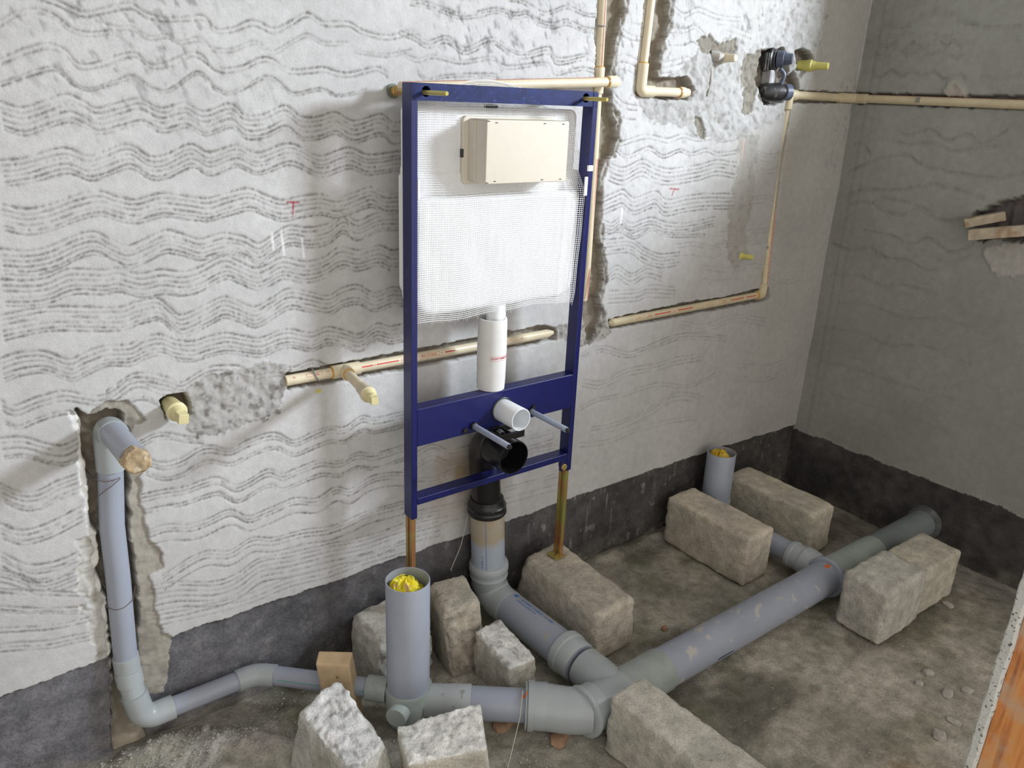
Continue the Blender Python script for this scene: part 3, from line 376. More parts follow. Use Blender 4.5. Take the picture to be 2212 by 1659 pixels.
def build_back_wall():
    A = axis_pts([(-2.4, -0.08, 0.02), (-0.08, 1.80, 0.0025), (1.80, XR, 0.0036)])
    B = axis_pts([(-0.05, 0.0, 0.01), (0.0, 1.95, 0.0026), (1.95, 2.92, 0.02)])
    X, Z = np.meshgrid(A, B); P = DATA['P']
    G = np.zeros(X.shape, np.float32); sd = 1
    for pts, offs, st in DATA['B']:
        for k, o in enumerate(offs):
            comb(G, A, B, pts, o, st*(0.8 if 0 < k < len(offs)-2 else 1.0), sd); sd += 1
    und = (fb2(X*3.5, Z*3.5, 3, 3)-0.5)*0.005 + (fb2(X*60, Z*60, 8, 2)-0.5)*0.0005
    depth = und + G*0.0028
    shade_fade = np.clip((X-1.9)/0.8, 0, 1)[..., None]  # daylight fall-off put into the plaster colour, darker towards the right
    alb = np.array([0.56, 0.555, 0.555])*(1-shade_fade)+np.array([0.41, 0.398, 0.372])*shade_fade
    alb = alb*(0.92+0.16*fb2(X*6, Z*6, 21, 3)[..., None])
    sp = fb2(X*240, Z*240, 44, 2)
    gm = np.clip(G*1.35, 0, 1)*np.clip(0.55+1.3*(sp-0.3), 0, 1)
    alb = alb*(1-gm[..., None]) + np.array([0.215, 0.208, 0.195])*gm[..., None]
    # scuffed, scratchy specks between the strokes
    scf = np.clip((fb2(X*80+Z*30, Z*45, 61, 3)-0.60)*5, 0, 1)*np.clip((fb2(X*3, Z*3, 62, 2)-0.42)*4, 0, 1)*np.clip((Z-1.2)*2, 0.12, 1)
    alb = alb*(1-0.45*scf[..., None]); depth = depth+scf*0.0012
    def lay(mask, col, amt=1.0, spot=None, d=0.0, dn=0.0, flat=False, seed=5, base=None):
        nonlocal depth, alb
        m = mask.astype(np.float32)
        c = np.array(col)*np.ones(X.shape+(1,))
        if spot is not None:
            s = np.clip((fb2(X*spot[1], Z*spot[1], seed, 3)-spot[2])*spot[3], 0, 1)[..., None]; c = c*(1-s)+np.array(spot[0])*s
        alb = np.where(mask[..., None], alb*(1-amt)+c*amt, alb)
        nd = d + (fb2(X*55, Z*55, seed+2, 3)-0.5)*dn
        depth = np.where(mask, (0 if flat else depth)+nd, depth) if base is None else np.where(mask, base+nd, depth)
    MORT = (0.30, 0.275, 0.235); BACK = (0.275, 0.24, 0.19)
    lay(pmask(A, B, P['rough_top'], 0.03, 11), (0.42, 0.415, 0.41), 0.7, ((0.25, 0.24, 0.225), 60, 0.56, 5), 0.001, 0.006, seed=70)
    lay(pmask(A, B, P['rough_b'], 0.018, 12), (0.41, 0.405, 0.395), 0.9, ((0.25, 0.24, 0.22), 45, 0.56, 4), -0.001, 0.011, seed=73)
    lay(pmask(A, B, P['mid_mortar'], 0.02, 13), (0.41, 0.40, 0.385), 0.9, ((0.20, 0.19, 0.175), 75, 0.54, 6), -0.002, 0.010, seed=76)
    lay(pmask(A, B, P['low_patch'], 0.015, 14), (0.40, 0.385, 0.36), 0.9, ((0.19, 0.18, 0.16), 65, 0.52, 5), 0.0, 0.014, seed=79)
    lay(pmask(A, B, P['strip'], 0.022, 15), (0.33, 0.31, 0.275), 0.55, ((0.22, 0.20, 0.17), 40, 0.60, 5), -0.0005, 0.003, seed=82)
    lay(pmask(A, B, P['sink_mortar'], 0.008, 16), (0.37, 0.34, 0.29), 0.95, ((0.27, 0.245, 0.205), 30, 0.5, 4), 0.006, 0.007, seed=85)
    for k, q in (('dark1', 0.014), ('dark2', 0.010), ('dark3', 0.014)):
        lay(pmask(A, B, P[k], q, 17), (0.225, 0.205, 0.17), 0.95, ((0.15, 0.135, 0.11), 70, 0.58, 5), 0.006, 0.008, seed=88)
    ch = pmask(A, B, P['sink_chase'], 0.009, 18)
    lay(ch, BACK, 1.0, ((0.34, 0.31, 0.26), 60, 0.52, 5), 0, 0.012, seed=91, base=0.050)
    c1 = pmask(A, B, P['chase_a'], 0.012, 19); c2 = pmask(A, B, P['chase_b'], 0.010, 20)
    lay(c1 | c2, BACK, 1.0, ((0.30, 0.265, 0.22), 35, 0.5, 4), 0, 0.012, seed=94, base=0.034)
    # broken lip on the right of the chases: pale chips
    lip = (pmask(A, B, [[a+0.012, b] for a, b in P['chase_a']], 0.016, 23) & ~c1) | (pmask(A, B, [[a+0.012, b] for a, b in P['chase_b']], 0.014, 24) & ~c2)
    lay(lip, (0.36, 0.34, 0.31), 0.8, ((0.17, 0.155, 0.13), 80, 0.5, 6), 0.006, 0.014, seed=97)
    lay(pmask(A, B, P['plug_hole'], 0.006, 25), (0.20, 0.165, 0.12), 1.0, None, 0, 0.008, seed=99, base=0.045)
    pv = np.interp(Z, [0.90, 1.06, 1.16, 1.26, 1.42, 1.56, 1.64], [2.606, 2.604, 2.602, 2.600, 2.598, 2.592, 2.590])
    gv = (np.abs(X-pv-0.006-(fb2(Z*30, Z*0, 71, 2)-0.5)*0.010) < np.interp(Z, [0.9, 1.1, 1.3, 1.6], [0.017, 0.014, 0.010, 0.012])) & (Z > 0.90) & (Z < 1.64)
    wet = np.exp(-((X-pv-0.05)/0.04)**2)*np.clip((Z-1.12)/0.25, 0, 1)*np.clip((1.70-Z)/0.1, 0, 1)*(X > pv)*0.35*fb2(X*14, Z*14, 77, 3)*1.8
    alb = alb*(1-wet[..., None])+np.array([0.34, 0.315, 0.25])*wet[..., None]
    lay(gv, (0.30, 0.275, 0.23), 0.8, None, 0, 0.004, seed=103, base=0.010)
    for k, dd in (('pipe_lo', 0.024), ('pipe_hi', 0.026), ('pipe_top', 0.022)):
        mm = pmask(A, B, P[k], 0.005, 26)
        lay(mm, (0.27, 0.245, 0.21), 1.0, ((0.36, 0.33, 0.29), 50, 0.5, 4), 0, 0.010, seed=101, base=dd)
    lay(pmask(A, B, P['mixer'], 0.010, 27), (0.245, 0.22, 0.185), 1.0, ((0.36, 0.34, 0.31), 60, 0.55, 5), 0, 0.012, seed=104, base=0.030)
    for k in ('mixhole', 'plughole'):
        lay(pmask(A, B, P[k], 0.006, 28), (0.15, 0.13, 0.105), 1.0, None, 0, 0.01, seed=107, base=0.035)
    # fresh pale breaks along the left lip of the sink chase
    sc = np.array(P['sink_chase'])
    lm = (pmask(A, B, [[a-0.012, b] for a, b in sc], 0.010, 29) & ~ch & (X < 0.24) & ~pmask(A, B, P['sink_mortar'], 0.008, 16))
    lm2 = (pmask(A, B, [[a-0.045, b] for a, b in sc], 0.030, 30) & ~ch & (X < 0.24) & (Z < 0.62) & (Z > 0.27) & ~pmask(A, B, P['sink_mortar'], 0.008, 16))
    lay(lm2, (0.56, 0.55, 0.52), 0.9, ((0.36, 0.34, 0.29), 50, 0.52, 5), 0.004, 0.010, seed=109)
    lay(lm, (0.80, 0.79, 0.76), 0.9, None, 0.004, 0.006, seed=110)
    # rust wash behind the black bend
    rr = np.exp(-((X-1.20)/0.075)**2-((Z-0.50)/0.10)**2)*fb2(X*22, Z*14, 33, 3)*1.5 + np.exp(-((X-1.345)/0.035)**2-((Z-0.47)/0.09)**2)*fb2(X*22, Z*14, 34, 3)*1.3
    rr = np.clip(rr, 0, 0.85)[..., None]; alb = alb*(1-rr)+np.array([0.36, 0.255, 0.15])*rr
    bs_ = np.clip((fb2(X*9, Z*9, 35, 3)-0.62)*6, 0, 1)*np.exp(-((X-0.42)/0.12)**2-((Z-1.19)/0.05)**2)
    alb = alb*(1-0.7*bs_[..., None])+np.array([0.33, 0.28, 0.24])*0.7*bs_[..., None]
    # crayon letters, chalk strokes and a paint dot on the plaster
    def stroke(x0, z0, x1, z1, w, col, amt):
        nonlocal alb
        d = np.array([x1-x0, z1-z0]); l = np.hypot(*d); d = d/l
        t = np.clip((X-x0)*d[0]+(Z-z0)*d[1], 0, l); dist = np.hypot(X-x0-t*d[0], Z-z0-t*d[1])
        k = np.clip(1.3-dist/w, 0, 1)*np.clip(0.35+1.5*fb2(X*160, Z*160, 58, 2), 0, 1)*amt
        alb = alb*(1-k[..., None])+np.array(col)*k[..., None]
    RED = (0.40, 0.03, 0.06); CHK = (0.82, 0.82, 0.82)
    for q in ((0.721, 1.334, 0.748, 1.331), (0.735, 1.332, 0.732, 1.306), (2.015, 1.322, 2.058, 1.318), (2.037, 1.320, 2.030, 1.300)): stroke(*q, 0.0028, RED, 0.85)
    for q in ((0.680, 1.264, 0.681, 1.228), (0.702, 1.269, 0.706, 1.214), (0.751, 1.248, 0.754, 1.203), (1.806, 1.269, 1.804, 1.220)): stroke(*q, 0.0032, CHK, 0.9)
    stroke(2.366, 1.475, 2.366, 1.415, 0.005, (0.62, 0.45, 0.38), 0.8)
    stroke(0.772, 0.859, 0.780, 0.858, 0.006, (0.62, 0.56, 0.08), 0.9)
    # waterproof coating at the foot of the wall
    edge = 0.286+(fb2(A*14, A*0+4, 40, 3)-0.5)*0.014+(fb2(A*120, A*0+9, 41, 2)-0.5)*0.005 - np.clip((A-2.4)/0.6, 0, 1)*0.022
    edge = edge + np.where((A > 0.17) & (A < 0.225), 0.0, 0)
    inch = ch | (pmask(A, B, P['sink_mortar'], 0.008, 16) & (Z > 0.10))
    tar = (Z < edge[None, :]) & ~inch
    below = Z < edge[None, :]-0.012
    lit_left = np.clip(1-(X-0.2)/2.2, 0, 1)[..., None]  # lit left and dimmer right worked into the coating's colour
    ta = (np.array([0.150, 0.147, 0.160])*lit_left+np.array([0.072, 0.067, 0.061])*(1-lit_left))*(0.7+0.6*fb2(X*7, Z*9, 50, 3)[..., None])
    drip = np.clip((fb2(X*90, Z*9, 51, 2)-0.72)*9, 0, 1)*np.clip((Z-0.05)*6, 0, 1)*np.exp(-((X-1.75)/0.28)**2)
    wp = np.clip((fb2(X*40, Z*30, 52, 3)-0.70)*8, 0, 0.6)*(0.4+0.6*np.exp(-((X-1.7)/0.3)**2))
    ta = ta*(1-np.clip(drip*0.8+wp, 0, 1)[..., None])+np.array([0.36, 0.34, 0.32])*np.clip(drip*0.8+wp, 0, 1)[..., None]
    dirt = np.clip((0.09-Z)/0.09, 0, 1)[..., None]*np.clip((fb2(X*16, Z*20, 53, 3)-0.40)*3, 0, 0.7)[..., None]
    ta = ta*(1-dirt)+np.array([0.27, 0.25, 0.215])*dirt
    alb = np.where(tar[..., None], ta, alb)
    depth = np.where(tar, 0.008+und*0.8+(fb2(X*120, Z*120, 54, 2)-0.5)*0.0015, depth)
    lipz = (~tar) & (Z < edge[None, :]+0.006) & ~inch
    alb = np.where(lipz[..., None], alb*0.6+np.array([0.55, 0.54, 0.51])*0.4, alb)
    depth = blur(depth)
    Pt = np.stack([X, depth, Z], -1).astype(np.float32)
    cell = tar[:-1, :-1] & tar[:-1, 1:] & tar[1:, 1:] & tar[1:, :-1]
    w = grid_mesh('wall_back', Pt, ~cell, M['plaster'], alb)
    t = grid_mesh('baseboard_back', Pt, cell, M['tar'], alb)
    return w, t
wall_back, strip_back = build_back_wall()

WIN = (-2.05, -0.565, 1.875, 2.70)     # y0 y1 z0 z1 of the window high in the right wall
def build_right_wall():
    A = axis_pts([(-2.9, -2.05, 0.05), (-2.05, -1.10, 0.0125), (-1.10, 0.0, 0.004), (0.0, 0.02, 0.02)])
    B = axis_pts([(-0.1, 0.0, 0.01), (0.0, 1.875, 0.0045), (1.875, 2.70, 0.0175), (2.70, 2.92, 0.02)])
    Y, Z = np.meshgrid(A, B); G = np.zeros(Y.shape, np.float32); sd = 500
    for pts, st in DATA['R']:
        for k in range(2):
            comb(G, A, B, pts, k*0.007, st*(1.0-0.35*k), sd, 0.0034); sd += 1
    und = (fb2(Y*4, Z*4, 103, 3)-0.5)*0.006
    depth = und+G*0.003
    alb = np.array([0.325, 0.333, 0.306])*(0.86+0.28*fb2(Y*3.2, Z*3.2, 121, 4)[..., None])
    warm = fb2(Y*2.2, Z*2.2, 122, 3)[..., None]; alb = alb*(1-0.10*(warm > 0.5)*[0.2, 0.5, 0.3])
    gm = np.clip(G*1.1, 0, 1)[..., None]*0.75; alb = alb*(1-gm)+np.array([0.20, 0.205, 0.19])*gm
    Q = DATA['Q']
    m = pmask(A, B, Q['pipe'], 0.006, 131); alb = np.where(m[..., None], [0.22, 0.20, 0.185], alb); depth = np.where(m, 0.024+(fb2(Y*50, Z*50, 140, 2)-0.5)*0.01, depth)
    m = pmask(A, B, Q['hole'], 0.012, 132); alb = np.where(m[..., None], [0.17, 0.15, 0.15], alb); depth = np.where(m, 0.055+(fb2(Y*50, Z*50, 141, 2)-0.5)*0.02, depth)
    m = pmask(A, B, Q['lump'], 0.010, 133); alb = np.where(m[..., None], [0.38, 0.35, 0.31], alb); depth = np.where(m, -0.008+(fb2(Y*60, Z*60, 142, 2)-0.5)*0.01, depth)
    m = pmask(A, B, Q['smear'], 0.014, 134); alb = np.where(m[..., None], [0.43, 0.415, 0.385], alb); depth = np.where(m, -0.004+(fb2(Y*60, Z*60, 143, 2)-0.5)*0.006, depth)
    # trowel lines beside the corner
    tl = np.exp(-((Y+0.055)/0.006)**2)+0.6*np.exp(-((Y+0.09)/0.004)**2)
    alb = alb*(1-0.12*tl[..., None]); depth = depth+tl*0.0008
    edge = 0.250+(fb2(A*14, A*0+4, 150, 3)-0.5)*0.016+(fb2(A*90, A*0+9, 151, 2)-0.5)*0.005
    tar = Z < edge[None, :]
    ta = np.array([0.074, 0.070, 0.066])*(0.65+0.7*fb2(Y*7, Z*9, 152, 3)[..., None])
    dirt = np.clip((0.05-Z)/0.07, 0, 1)[..., None]*np.clip((fb2(Y*16, Z*20, 153, 3)-0.45)*3, 0, 0.6)[..., None]
    ta = ta*(1-dirt)+np.array([0.20, 0.18, 0.15])*dirt
    alb = np.where(tar[..., None], ta, alb); depth = np.where(tar, -0.002+und*0.6, depth)
    depth = blur(depth); alb = np.broadcast_to(alb, Y.shape+(3,))
    Pt = np.stack([XR+depth, Y, Z], -1).astype(np.float32)
    cell = tar[:-1, :-1] & tar[1:, :-1] & tar[:-1, 1:] & tar[1:, 1:]
    yc = (A[:-1]+A[1:])/2; zc = (B[:-1]+B[1:])/2; YC, ZC = np.meshgrid(yc, zc)
    hole = (YC > WIN[0]) & (YC < WIN[1]) & (ZC > WIN[2]) & (ZC < WIN[3])
    w = grid_mesh('wall_right', Pt, ~cell & ~hole, M['plaster'], alb)
    t = grid_mesh('baseboard_right', Pt, cell, M['tar'], alb)
    return w, t
wall_right, strip_right = build_right_wall()
# window reveal (the opening itself lies outside the photograph; its daylight lights the wall)
b = MB(); y0, y1, z0, z1 = WIN
b.box((XR+0.012, y0-0.06, z0-0.06), (XR+0.14, y0, z1+0.06)).box((XR+0.012, y1, z0-0.06), (XR+0.14, y1+0.06, z1+0.06))
b.box((XR+0.012, y0, z0-0.06), (XR+0.14, y1, z0)).box((XR+0.012, y0, z1), (XR+0.14, y1, z1+0.06))
tag(b.build('window_1', m_solid('grey_plaster_reveal', (0.42, 0.42, 0.40), 0.9)), kind='structure')

def floor_z(X, Y):
    h = (fb2(X*7, Y*7, 201, 3)-0.5)*0.012+(fb2(X*40, Y*40, 202, 3)-0.5)*0.006
    h = h-0.028*np.clip((X-2.72)/0.25, 0, 1)
    def heap(cx, cy, sx, sy, hh, a=0.0):
        dx = X-cx; dy = Y-cy; u = dx*math.cos(a)+dy*math.sin(a); w = -dx*math.sin(a)+dy*math.cos(a)
        return hh*np.exp(-(u/sx)**2-(w/sy)**2)*(0.45+1.1*fb2(X*28, Y*28, 203, 3))
    h = h+heap(0.50, -0.17, 0.15, 0.05, 0.034, -0.6)+heap(0.26, -0.03, 0.10, 0.04, 0.022)+heap(0.34, -0.20, 0.12, 0.10, 0.026)
    h = h+heap(0.60, -0.12, 0.09, 0.04, 0.022)+heap(1.9, -0.02, 0.5, 0.03, 0.015)+heap(1.02, -0.30, 0.12, 0.08, 0.03)
    return h
def build_floor():
    A = axis_pts([(-2.46, -0.1, 0.05), (-0.1, 3.04, 0.008)]); B = axis_pts([(-3.0, -1.5, 0.05), (-1.5, 0.02, 0.008)])
    X, Y = np.meshgrid(A, B); H = floor_z(X, Y)
    n = fb2(X*5, Y*5, 211, 4)[..., None]; n2 = fb2(X*2.2, Y*3.0, 212, 3)[..., None]
    alb = np.array([0.375, 0.35, 0.295])*(0.72+0.6*n)
    pale = np.clip((n2-0.5)*3, 0, 0.7); alb = alb*(1-pale)+np.array([0.45, 0.43, 0.37])*pale
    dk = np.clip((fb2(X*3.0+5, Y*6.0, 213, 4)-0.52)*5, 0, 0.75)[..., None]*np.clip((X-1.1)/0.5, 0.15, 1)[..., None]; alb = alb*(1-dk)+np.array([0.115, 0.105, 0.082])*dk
    gr = np.clip((fb2(X*8, Y*8, 214, 3)-0.58)*5, 0, 0.5)[..., None]; alb = alb*(1-gr)+np.array([0.19, 0.19, 0.125])*gr
    st = np.exp(-((X-1.80)/0.05)**2-((Y+1.19)/0.04)**2)[..., None]*0.7; alb = alb*(1-st)+np.array([0.27, 0.165, 0.06])*st
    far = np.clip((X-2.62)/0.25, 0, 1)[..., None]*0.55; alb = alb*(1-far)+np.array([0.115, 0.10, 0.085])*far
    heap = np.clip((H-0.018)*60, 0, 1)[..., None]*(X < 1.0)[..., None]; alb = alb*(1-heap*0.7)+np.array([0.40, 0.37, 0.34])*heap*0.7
    Pt = np.stack([X, Y, H], -1).astype(np.float32)
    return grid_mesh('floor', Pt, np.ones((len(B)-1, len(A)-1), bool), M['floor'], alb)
floor = build_floor()
b = MB().box((-2.46, -3.0, -0.1), (-2.4, 0.05, 2.92))  # unseen left wall, added to keep side ambient light off the right wall
tag(b.build('added_wall_left', m_solid('added_wall_grey', (0.60, 0.59, 0.57), 0.95)), kind='structure')
b = MB().box((-2.46, -3.0, 2.92), (3.15, 0.05, 3.0))  # unseen ceiling, added to hold back ambient from above; pale for bounce
tag(b.build('added_ceiling', m_solid('added_ceiling_pale', (0.72, 0.71, 0.69), 0.95)), kind='structure')

# door post close by on the right: stained timber with a bead of mortar down its edge
b = MB().box((1.300, -1.70, -0.01), (1.38, -1.4545, 2.15))
post = tag(b.build('door_1', M['jamb'], bevel=0.002), 'orange stained timber door post close by on the right', None, None, 'structure')
def rag_strip():
    n = 260; V = []; F = []
    for i in range(n+1):
        z = -0.01+2.16*i/n; q = (vn2(np.array([z*70.0]), np.array([3.0]), 9)[0]-0.5)*0.0026+(vn2(np.array([z*16.0]), np.array([5.0]), 10)[0]-0.5)*0.003
        q2 = (vn2(np.array([z*30.0]), np.array([7.0]), 12)[0]-0.5)*0.002
        ya = -1.4365+q; yb = -1.4548+q2
        V += [(1.296, yb, z), (1.292, yb+0.004, z), (1.292, ya-0.003, z), (1.298, ya, z), (1.37, ya, z), (1.37, yb, z)]
    for i in range(n):
        for j in range(6): F.append((i*6+j, i*6+(j+1) % 6, (i+1)*6+(j+1) % 6, (i+1)*6+j))
    F += [tuple(range(6)), tuple(n*6+j for j in range(5, -1, -1))]
    m = MB(); m.add(V, F); return m
rag_strip().build('mortar_edge', M['edge_mortar'], post)


# ------------------------------------------------------------------ concealed cistern frame
FX0, FX1, FYF, FYB, FZ0, FZ1 = 0.9616, 1.5327, -0.146, -0.105, 0.4976, 1.6035
fr = thing('cistern_unit', 'blue steel frame with a white concealed cistern behind fibre mesh, standing off the wall', 'cistern', (1.247, -0.12, 0.2))
b = MB().box((FX0, FYF, FZ0), (FX0+0.0180, FYB, FZ1)); b.build('upright', M['blue'], fr, bevel=0.0022, segs=3, smooth=0.3)
b = MB().box((FX1-0.0180, FYF, FZ0), (FX1, FYB, FZ1)); b.build('upright', M['blue'], fr, bevel=0.0022, segs=3, smooth=0.3)
def plate_with_holes(x0, x1, z0, z1, yf, yb, holes):
    """front plate bored with round holes: strip mesh per column, with the bore's wall"""
    m = MB(); xs = [x0]
    for hx, hz, hr in holes: xs += [hx-hr*1.25, hx+hr*1.25]
    xs.append(x1)
    for i in range(0, len(xs), 2): m.box((xs[i], yf, z0), (xs[i+1], yb, z1)) if xs[i+1]-xs[i] > 1e-4 else None
    for hx, hz, hr in holes:
        q = hr*1.25; V = []; F = []
        ang = sorted([2*PI*k/32 for k in range(32)] + [math.atan2(dz, dx) % (2*PI) for dx in (-q, q) for dz in (z1-hz, z0-hz)]); K = len(ang)
        for a in ang:
            c, s_ = math.cos(a), math.sin(a)
            t = min(q/max(abs(c), 1e-9), ((z1-hz) if s_ > 0 else (hz-z0))/max(abs(s_), 1e-9))
            for (px, pz) in ((hx+hr*c, hz+hr*s_), (hx+t*c, hz+t*s_)): V += [(px, yf, pz), (px, yb, pz)]
        for k in range(K):
            a = 4*k; n = 4*((k+1) % K)
            F += [(a, n, n+2, a+2), (a+1, a+3, n+3, n+1), (a, a+1, n+1, n)]
        m.add(V, F)
    return m
rail = plate_with_holes(FX0+0.018, FX1-0.018, 1.5656, FZ1, FYF+0.0004, FYF+0.0045, [(1.0010, 1.5855, 0.0118), (1.4885, 1.5868, 0.0118)])
rail.box((FX0+0.018, FYF+0.0045, FZ1-0.0035), (FX1-0.018, FYB, FZ1)).box((FX0+0.018, FYF+0.0045, 1.5656), (FX1-0.018, FYB, 1.5691)).box((FX0+0.018, FYB-0.002, 1.5656), (FX1-0.018, FYB, FZ1))
rail.build('top_rail', M['blue_dusty'], fr)
MB().box((FX0+0.004, FYF-0.0008, 1.5656), (FX0+0.0182, FYF+0.003, FZ1-0.001)).build('corner_gusset', M['blue_dusty'], fr, bevel=0.001)
MB().box((FX1-0.0182, FYF-0.0008, 1.5656), (FX1-0.004, FYF+0.003, FZ1-0.001)).build('corner_gusset', M['blue_dusty'], fr, bevel=0.001)
mp = MB().box((FX0+0.018, FYF+0.0004, 0.7105), (FX1-0.018, FYF+0.004, 0.8155)).box((FX0+0.018, FYF+0.004, 0.8120), (FX1-0.018, FYB, 0.8155)).box((FX0+0.018, FYF+0.004, 0.7105), (FX1-0.018, FYB, 0.714))
mp.build('mounting_plate', M['blue'], fr, bevel=0.0028, segs=4, smooth=0.3)
MB().box((FX0+0.018, FYF+0.0004, 0.5370), (FX1-0.018, FYB, 0.5575)).build('bottom_rail', M['blue'], fr, bevel=0.0028, segs=4, smooth=0.3)
def leg(x, ztop, zbot, m):
    b = MB(); w = 0.0066; y0, y1 = FYF+0.006, FYB-0.003
    P = [(x-w, y0), (x+w, y0), (x+w, y1), (x-w, y1), (x-w, y1-0.012), (x-w+0.006, y1-0.012), (x-w+0.006, y0+0.012), (x-w, y0+0.012)]
    V = [(px, py, zbot) for px, py in P]+[(px, py, ztop) for px, py in P]
    F = [(i, (i+1) % 8, (i+1) % 8+8, i+8) for i in range(8)]
    b.add(V, F); b.add([V[i] for i in (0, 1, 6, 7)]+[V[i] for i in (8, 9, 14, 15)], [(0, 1, 2, 3), (4, 7, 6, 5)])
    b.add([V[i] for i in (1, 2, 5, 6)]+[V[i] for i in (9, 10, 13, 14)], [(0, 1, 2, 3), (4, 7, 6, 5)])
    b.add([V[i] for i in (2, 3, 4, 5)]+[V[i] for i in (10, 11, 12, 13)], [(0, 1, 2, 3), (4, 7, 6, 5)])
    return b.build('leg', m, fr, bevel=0.0012)
lg = leg(FX0+0.0095, 0.53, 0.200, M['zinc_leg']); tag(lg, 'left telescopic leg in yellow and orange zinc')
lg2 = leg(FX1-0.0095, 0.53, 0.186, M['zinc_leg']); tag(lg2, 'right telescopic leg in copper coloured zinc standing on a block')
def foot(x, z, lgo):
    b = MB().box((x-0.030, FYF-0.004, z-0.003), (x+0.013, FYB+0.004, z)); b.build('foot_plate', M['brass'], lgo, bevel=0.0008)
    b = MB()
    for dx, dy in ((-0.020, 0.008), (-0.012, 0.028), (-0.010, 0.010)): b.lathe((x+dx, FYF+dy, z), (0, 0, 1), [(0, 0.003), (0.007, 0.003)], 10)
    b.build('foot_screw', M['brass'], lgo, smooth=SM)
foot(FX1-0.0095, 0.189, lg2); foot(FX0+0.0095, 0.203, lg)
MB().lathe((FX1-0.0285, FYF+0.003, 0.514), (0, -1, 0), [(0, 0.0105), (0.004, 0.0105), (0.0055, 0.009)], 18).build('clamp_screw', M['brass'], fr, smooth=SM)
MB().box((FX1-0.0395, FYF+0.003, 0.500), (FX1-0.0165, FYF+0.014, 0.5375)).build('clamp_block', M['blue'], fr, bevel=0.002)
# wall bolts right through the frame
for k, (x, z) in enumerate(((0.996, 1.583), (1.4835, 1.5850))):
    bt = MB().lathe((x, 0.02, z), (0, -1, 0), [(0, 0.0050), (0.2585 if k == 0 else 0.249, 0.0050), (0.2600 if k == 0 else 0.2505, 0.0042)], 18).build('wall_bolt', M['brass'], fr, smooth=SM)
    MB().lathe((x, -0.010, z), (0, -1, 0), [(0, 0.0125), (0.012, 0.0125), (0.013, 0.010), (0.024, 0.010)], 6).build('hex_nut', M['zinc'], bt)
    MB().lathe((x, -0.002, z), (0, -1, 0), [(0, 0.0165), (0.005, 0.0165)], 20).build('washer', m_solid('dull_green_washer', (0.16, 0.20, 0.15), 0.6), bt, smooth=SM)
    MB().lathe((x, -0.034, z), (0, -1, 0), [(0, 0.009), (0.035, 0.009), (0.05, 0.013), (0.068, 0.013)], 18).build('spacer_bush', M['zinc_leg'], bt, smooth=SM)
# cistern
def rrect(x0, x1, z0, z1, rb, rt, n=8):
    P = []
    for cx_, cz_, a0, r in ((x1-rb, z0+rb, -PI/2, rb), (x1-rt, z1-rt, 0, rt), (x0+rt, z1-rt, PI/2, rt), (x0+rb, z0+rb, PI, rb)):
        for k in range(n+1):
            a = a0+PI/2*k/n; P.append((cx_+r*math.cos(a), cz_+r*math.sin(a)))
    return P
def extr(P, yf, yb, soft=0.012, m=None):
    """rounded slab: outline P in xz, front at yf, with a softened front edge"""
    m = m or MB(); c = np.mean(np.array(P), 0); L = []
    prof = [(yb, 1.0)] + [(yf+soft*(1-math.sin(a)), 1-soft*(1-math.cos(a))) for a in np.linspace(0, PI/2, 5)]
    arr = np.array(P); ext = np.array([np.ptp(arr[:, 0]), np.ptp(arr[:, 1])])/2
    V = []; n = len(P)
    for y, q in prof:
        ins = 1-q
        for x, z in P:
            V.append((c[0]+(x-c[0])*(1-ins/ext[0]), y, c[1]+(z-c[1])*(1-ins/ext[1])))
    F = []
    for i in range(len(prof)-1):
        for j in range(n): F.append((i*n+j, i*n+(j+1) % n, (i+1)*n+(j+1) % n, (i+1)*n+j))
    F += [tuple(range(n)), tuple((len(prof)-1)*n+j for j in range(n-1, -1, -1))]
    m.add(V, F); return m
tk = extr(rrect(0.9835, 1.5105, 1.052, 1.3465, 0.055, 0.012), -0.1275, -0.062, 0.014)
extr(rrect(0.984, 1.512, 1.30, 1.556, 0.02, 0.018), -0.094, -0.060, 0.012, tk)
tank = tk.build('cistern_tank', M['white'], fr, smooth=0.9)
extr(rrect(0.9660, 1.530, 1.105, 1.400, 0.03, 0.008), -0.098, -0.080, 0.004).build('tank_flange', M['white'], tank, smooth=0.9)
for z in (1.408, 1.360): MB().box((0.9650, -0.1000, z-0.009), (0.9700, -0.088, z+0.009)).build('tank_clip', M['white'], tank, bevel=0.002)
MB().box((1.5135, -0.1480, 1.400), (1.531, -0.1405, 1.416)).build('tank_clip', M['white'], tank, bevel=0.002)
MB().box((1.505, -0.1475, 1.335), (1.5155, -0.1425, 1.386)).build('tank_clip', M['white'], tank, bevel=0.002)
MB().box((0.9785, -0.1475, 1.345), (0.985, -0.140, 1.392)).build('tank_clip', M['white'], tank, bevel=0.002)
MB().box((1.205, -0.0985, 1.5535), (1.240, -0.085, 1.5615)).build('supply_cap', M['dark'], tank, bevel=0.002)
BOXF = -0.180
bx = extr(rrect(1.1305, 1.425, 1.3725, 1.5345, 0.012, 0.012), -0.1050, -0.092, 0.003)
extr(rrect(1.150, 1.412, 1.379, 1.529, 0.004, 0.004), BOXF+0.0065, -0.104, 0.002, bx)
box = bx.build('access_box', M['beige'], tank, smooth=0.7)
fc = extr(rrect(1.1485, 1.3975, 1.3805, 1.5285, 0.005, 0.005), BOXF, BOXF+0.006, 0.0015).build('access_panel', M['beige'], tank, smooth=0.7)
cl = MB()
for x, z in ((1.176, 1.5225), (1.325, 1.5225), (1.386, 1.5220), (1.153, 1.5255), (1.176, 1.3865), (1.325, 1.3865), (1.386, 1.3865), (1.153, 1.3835)):
    cl.box((x-0.0035, BOXF-0.0008, z-0.0009), (x+0.0035, BOXF+0.001, z+0.0009))
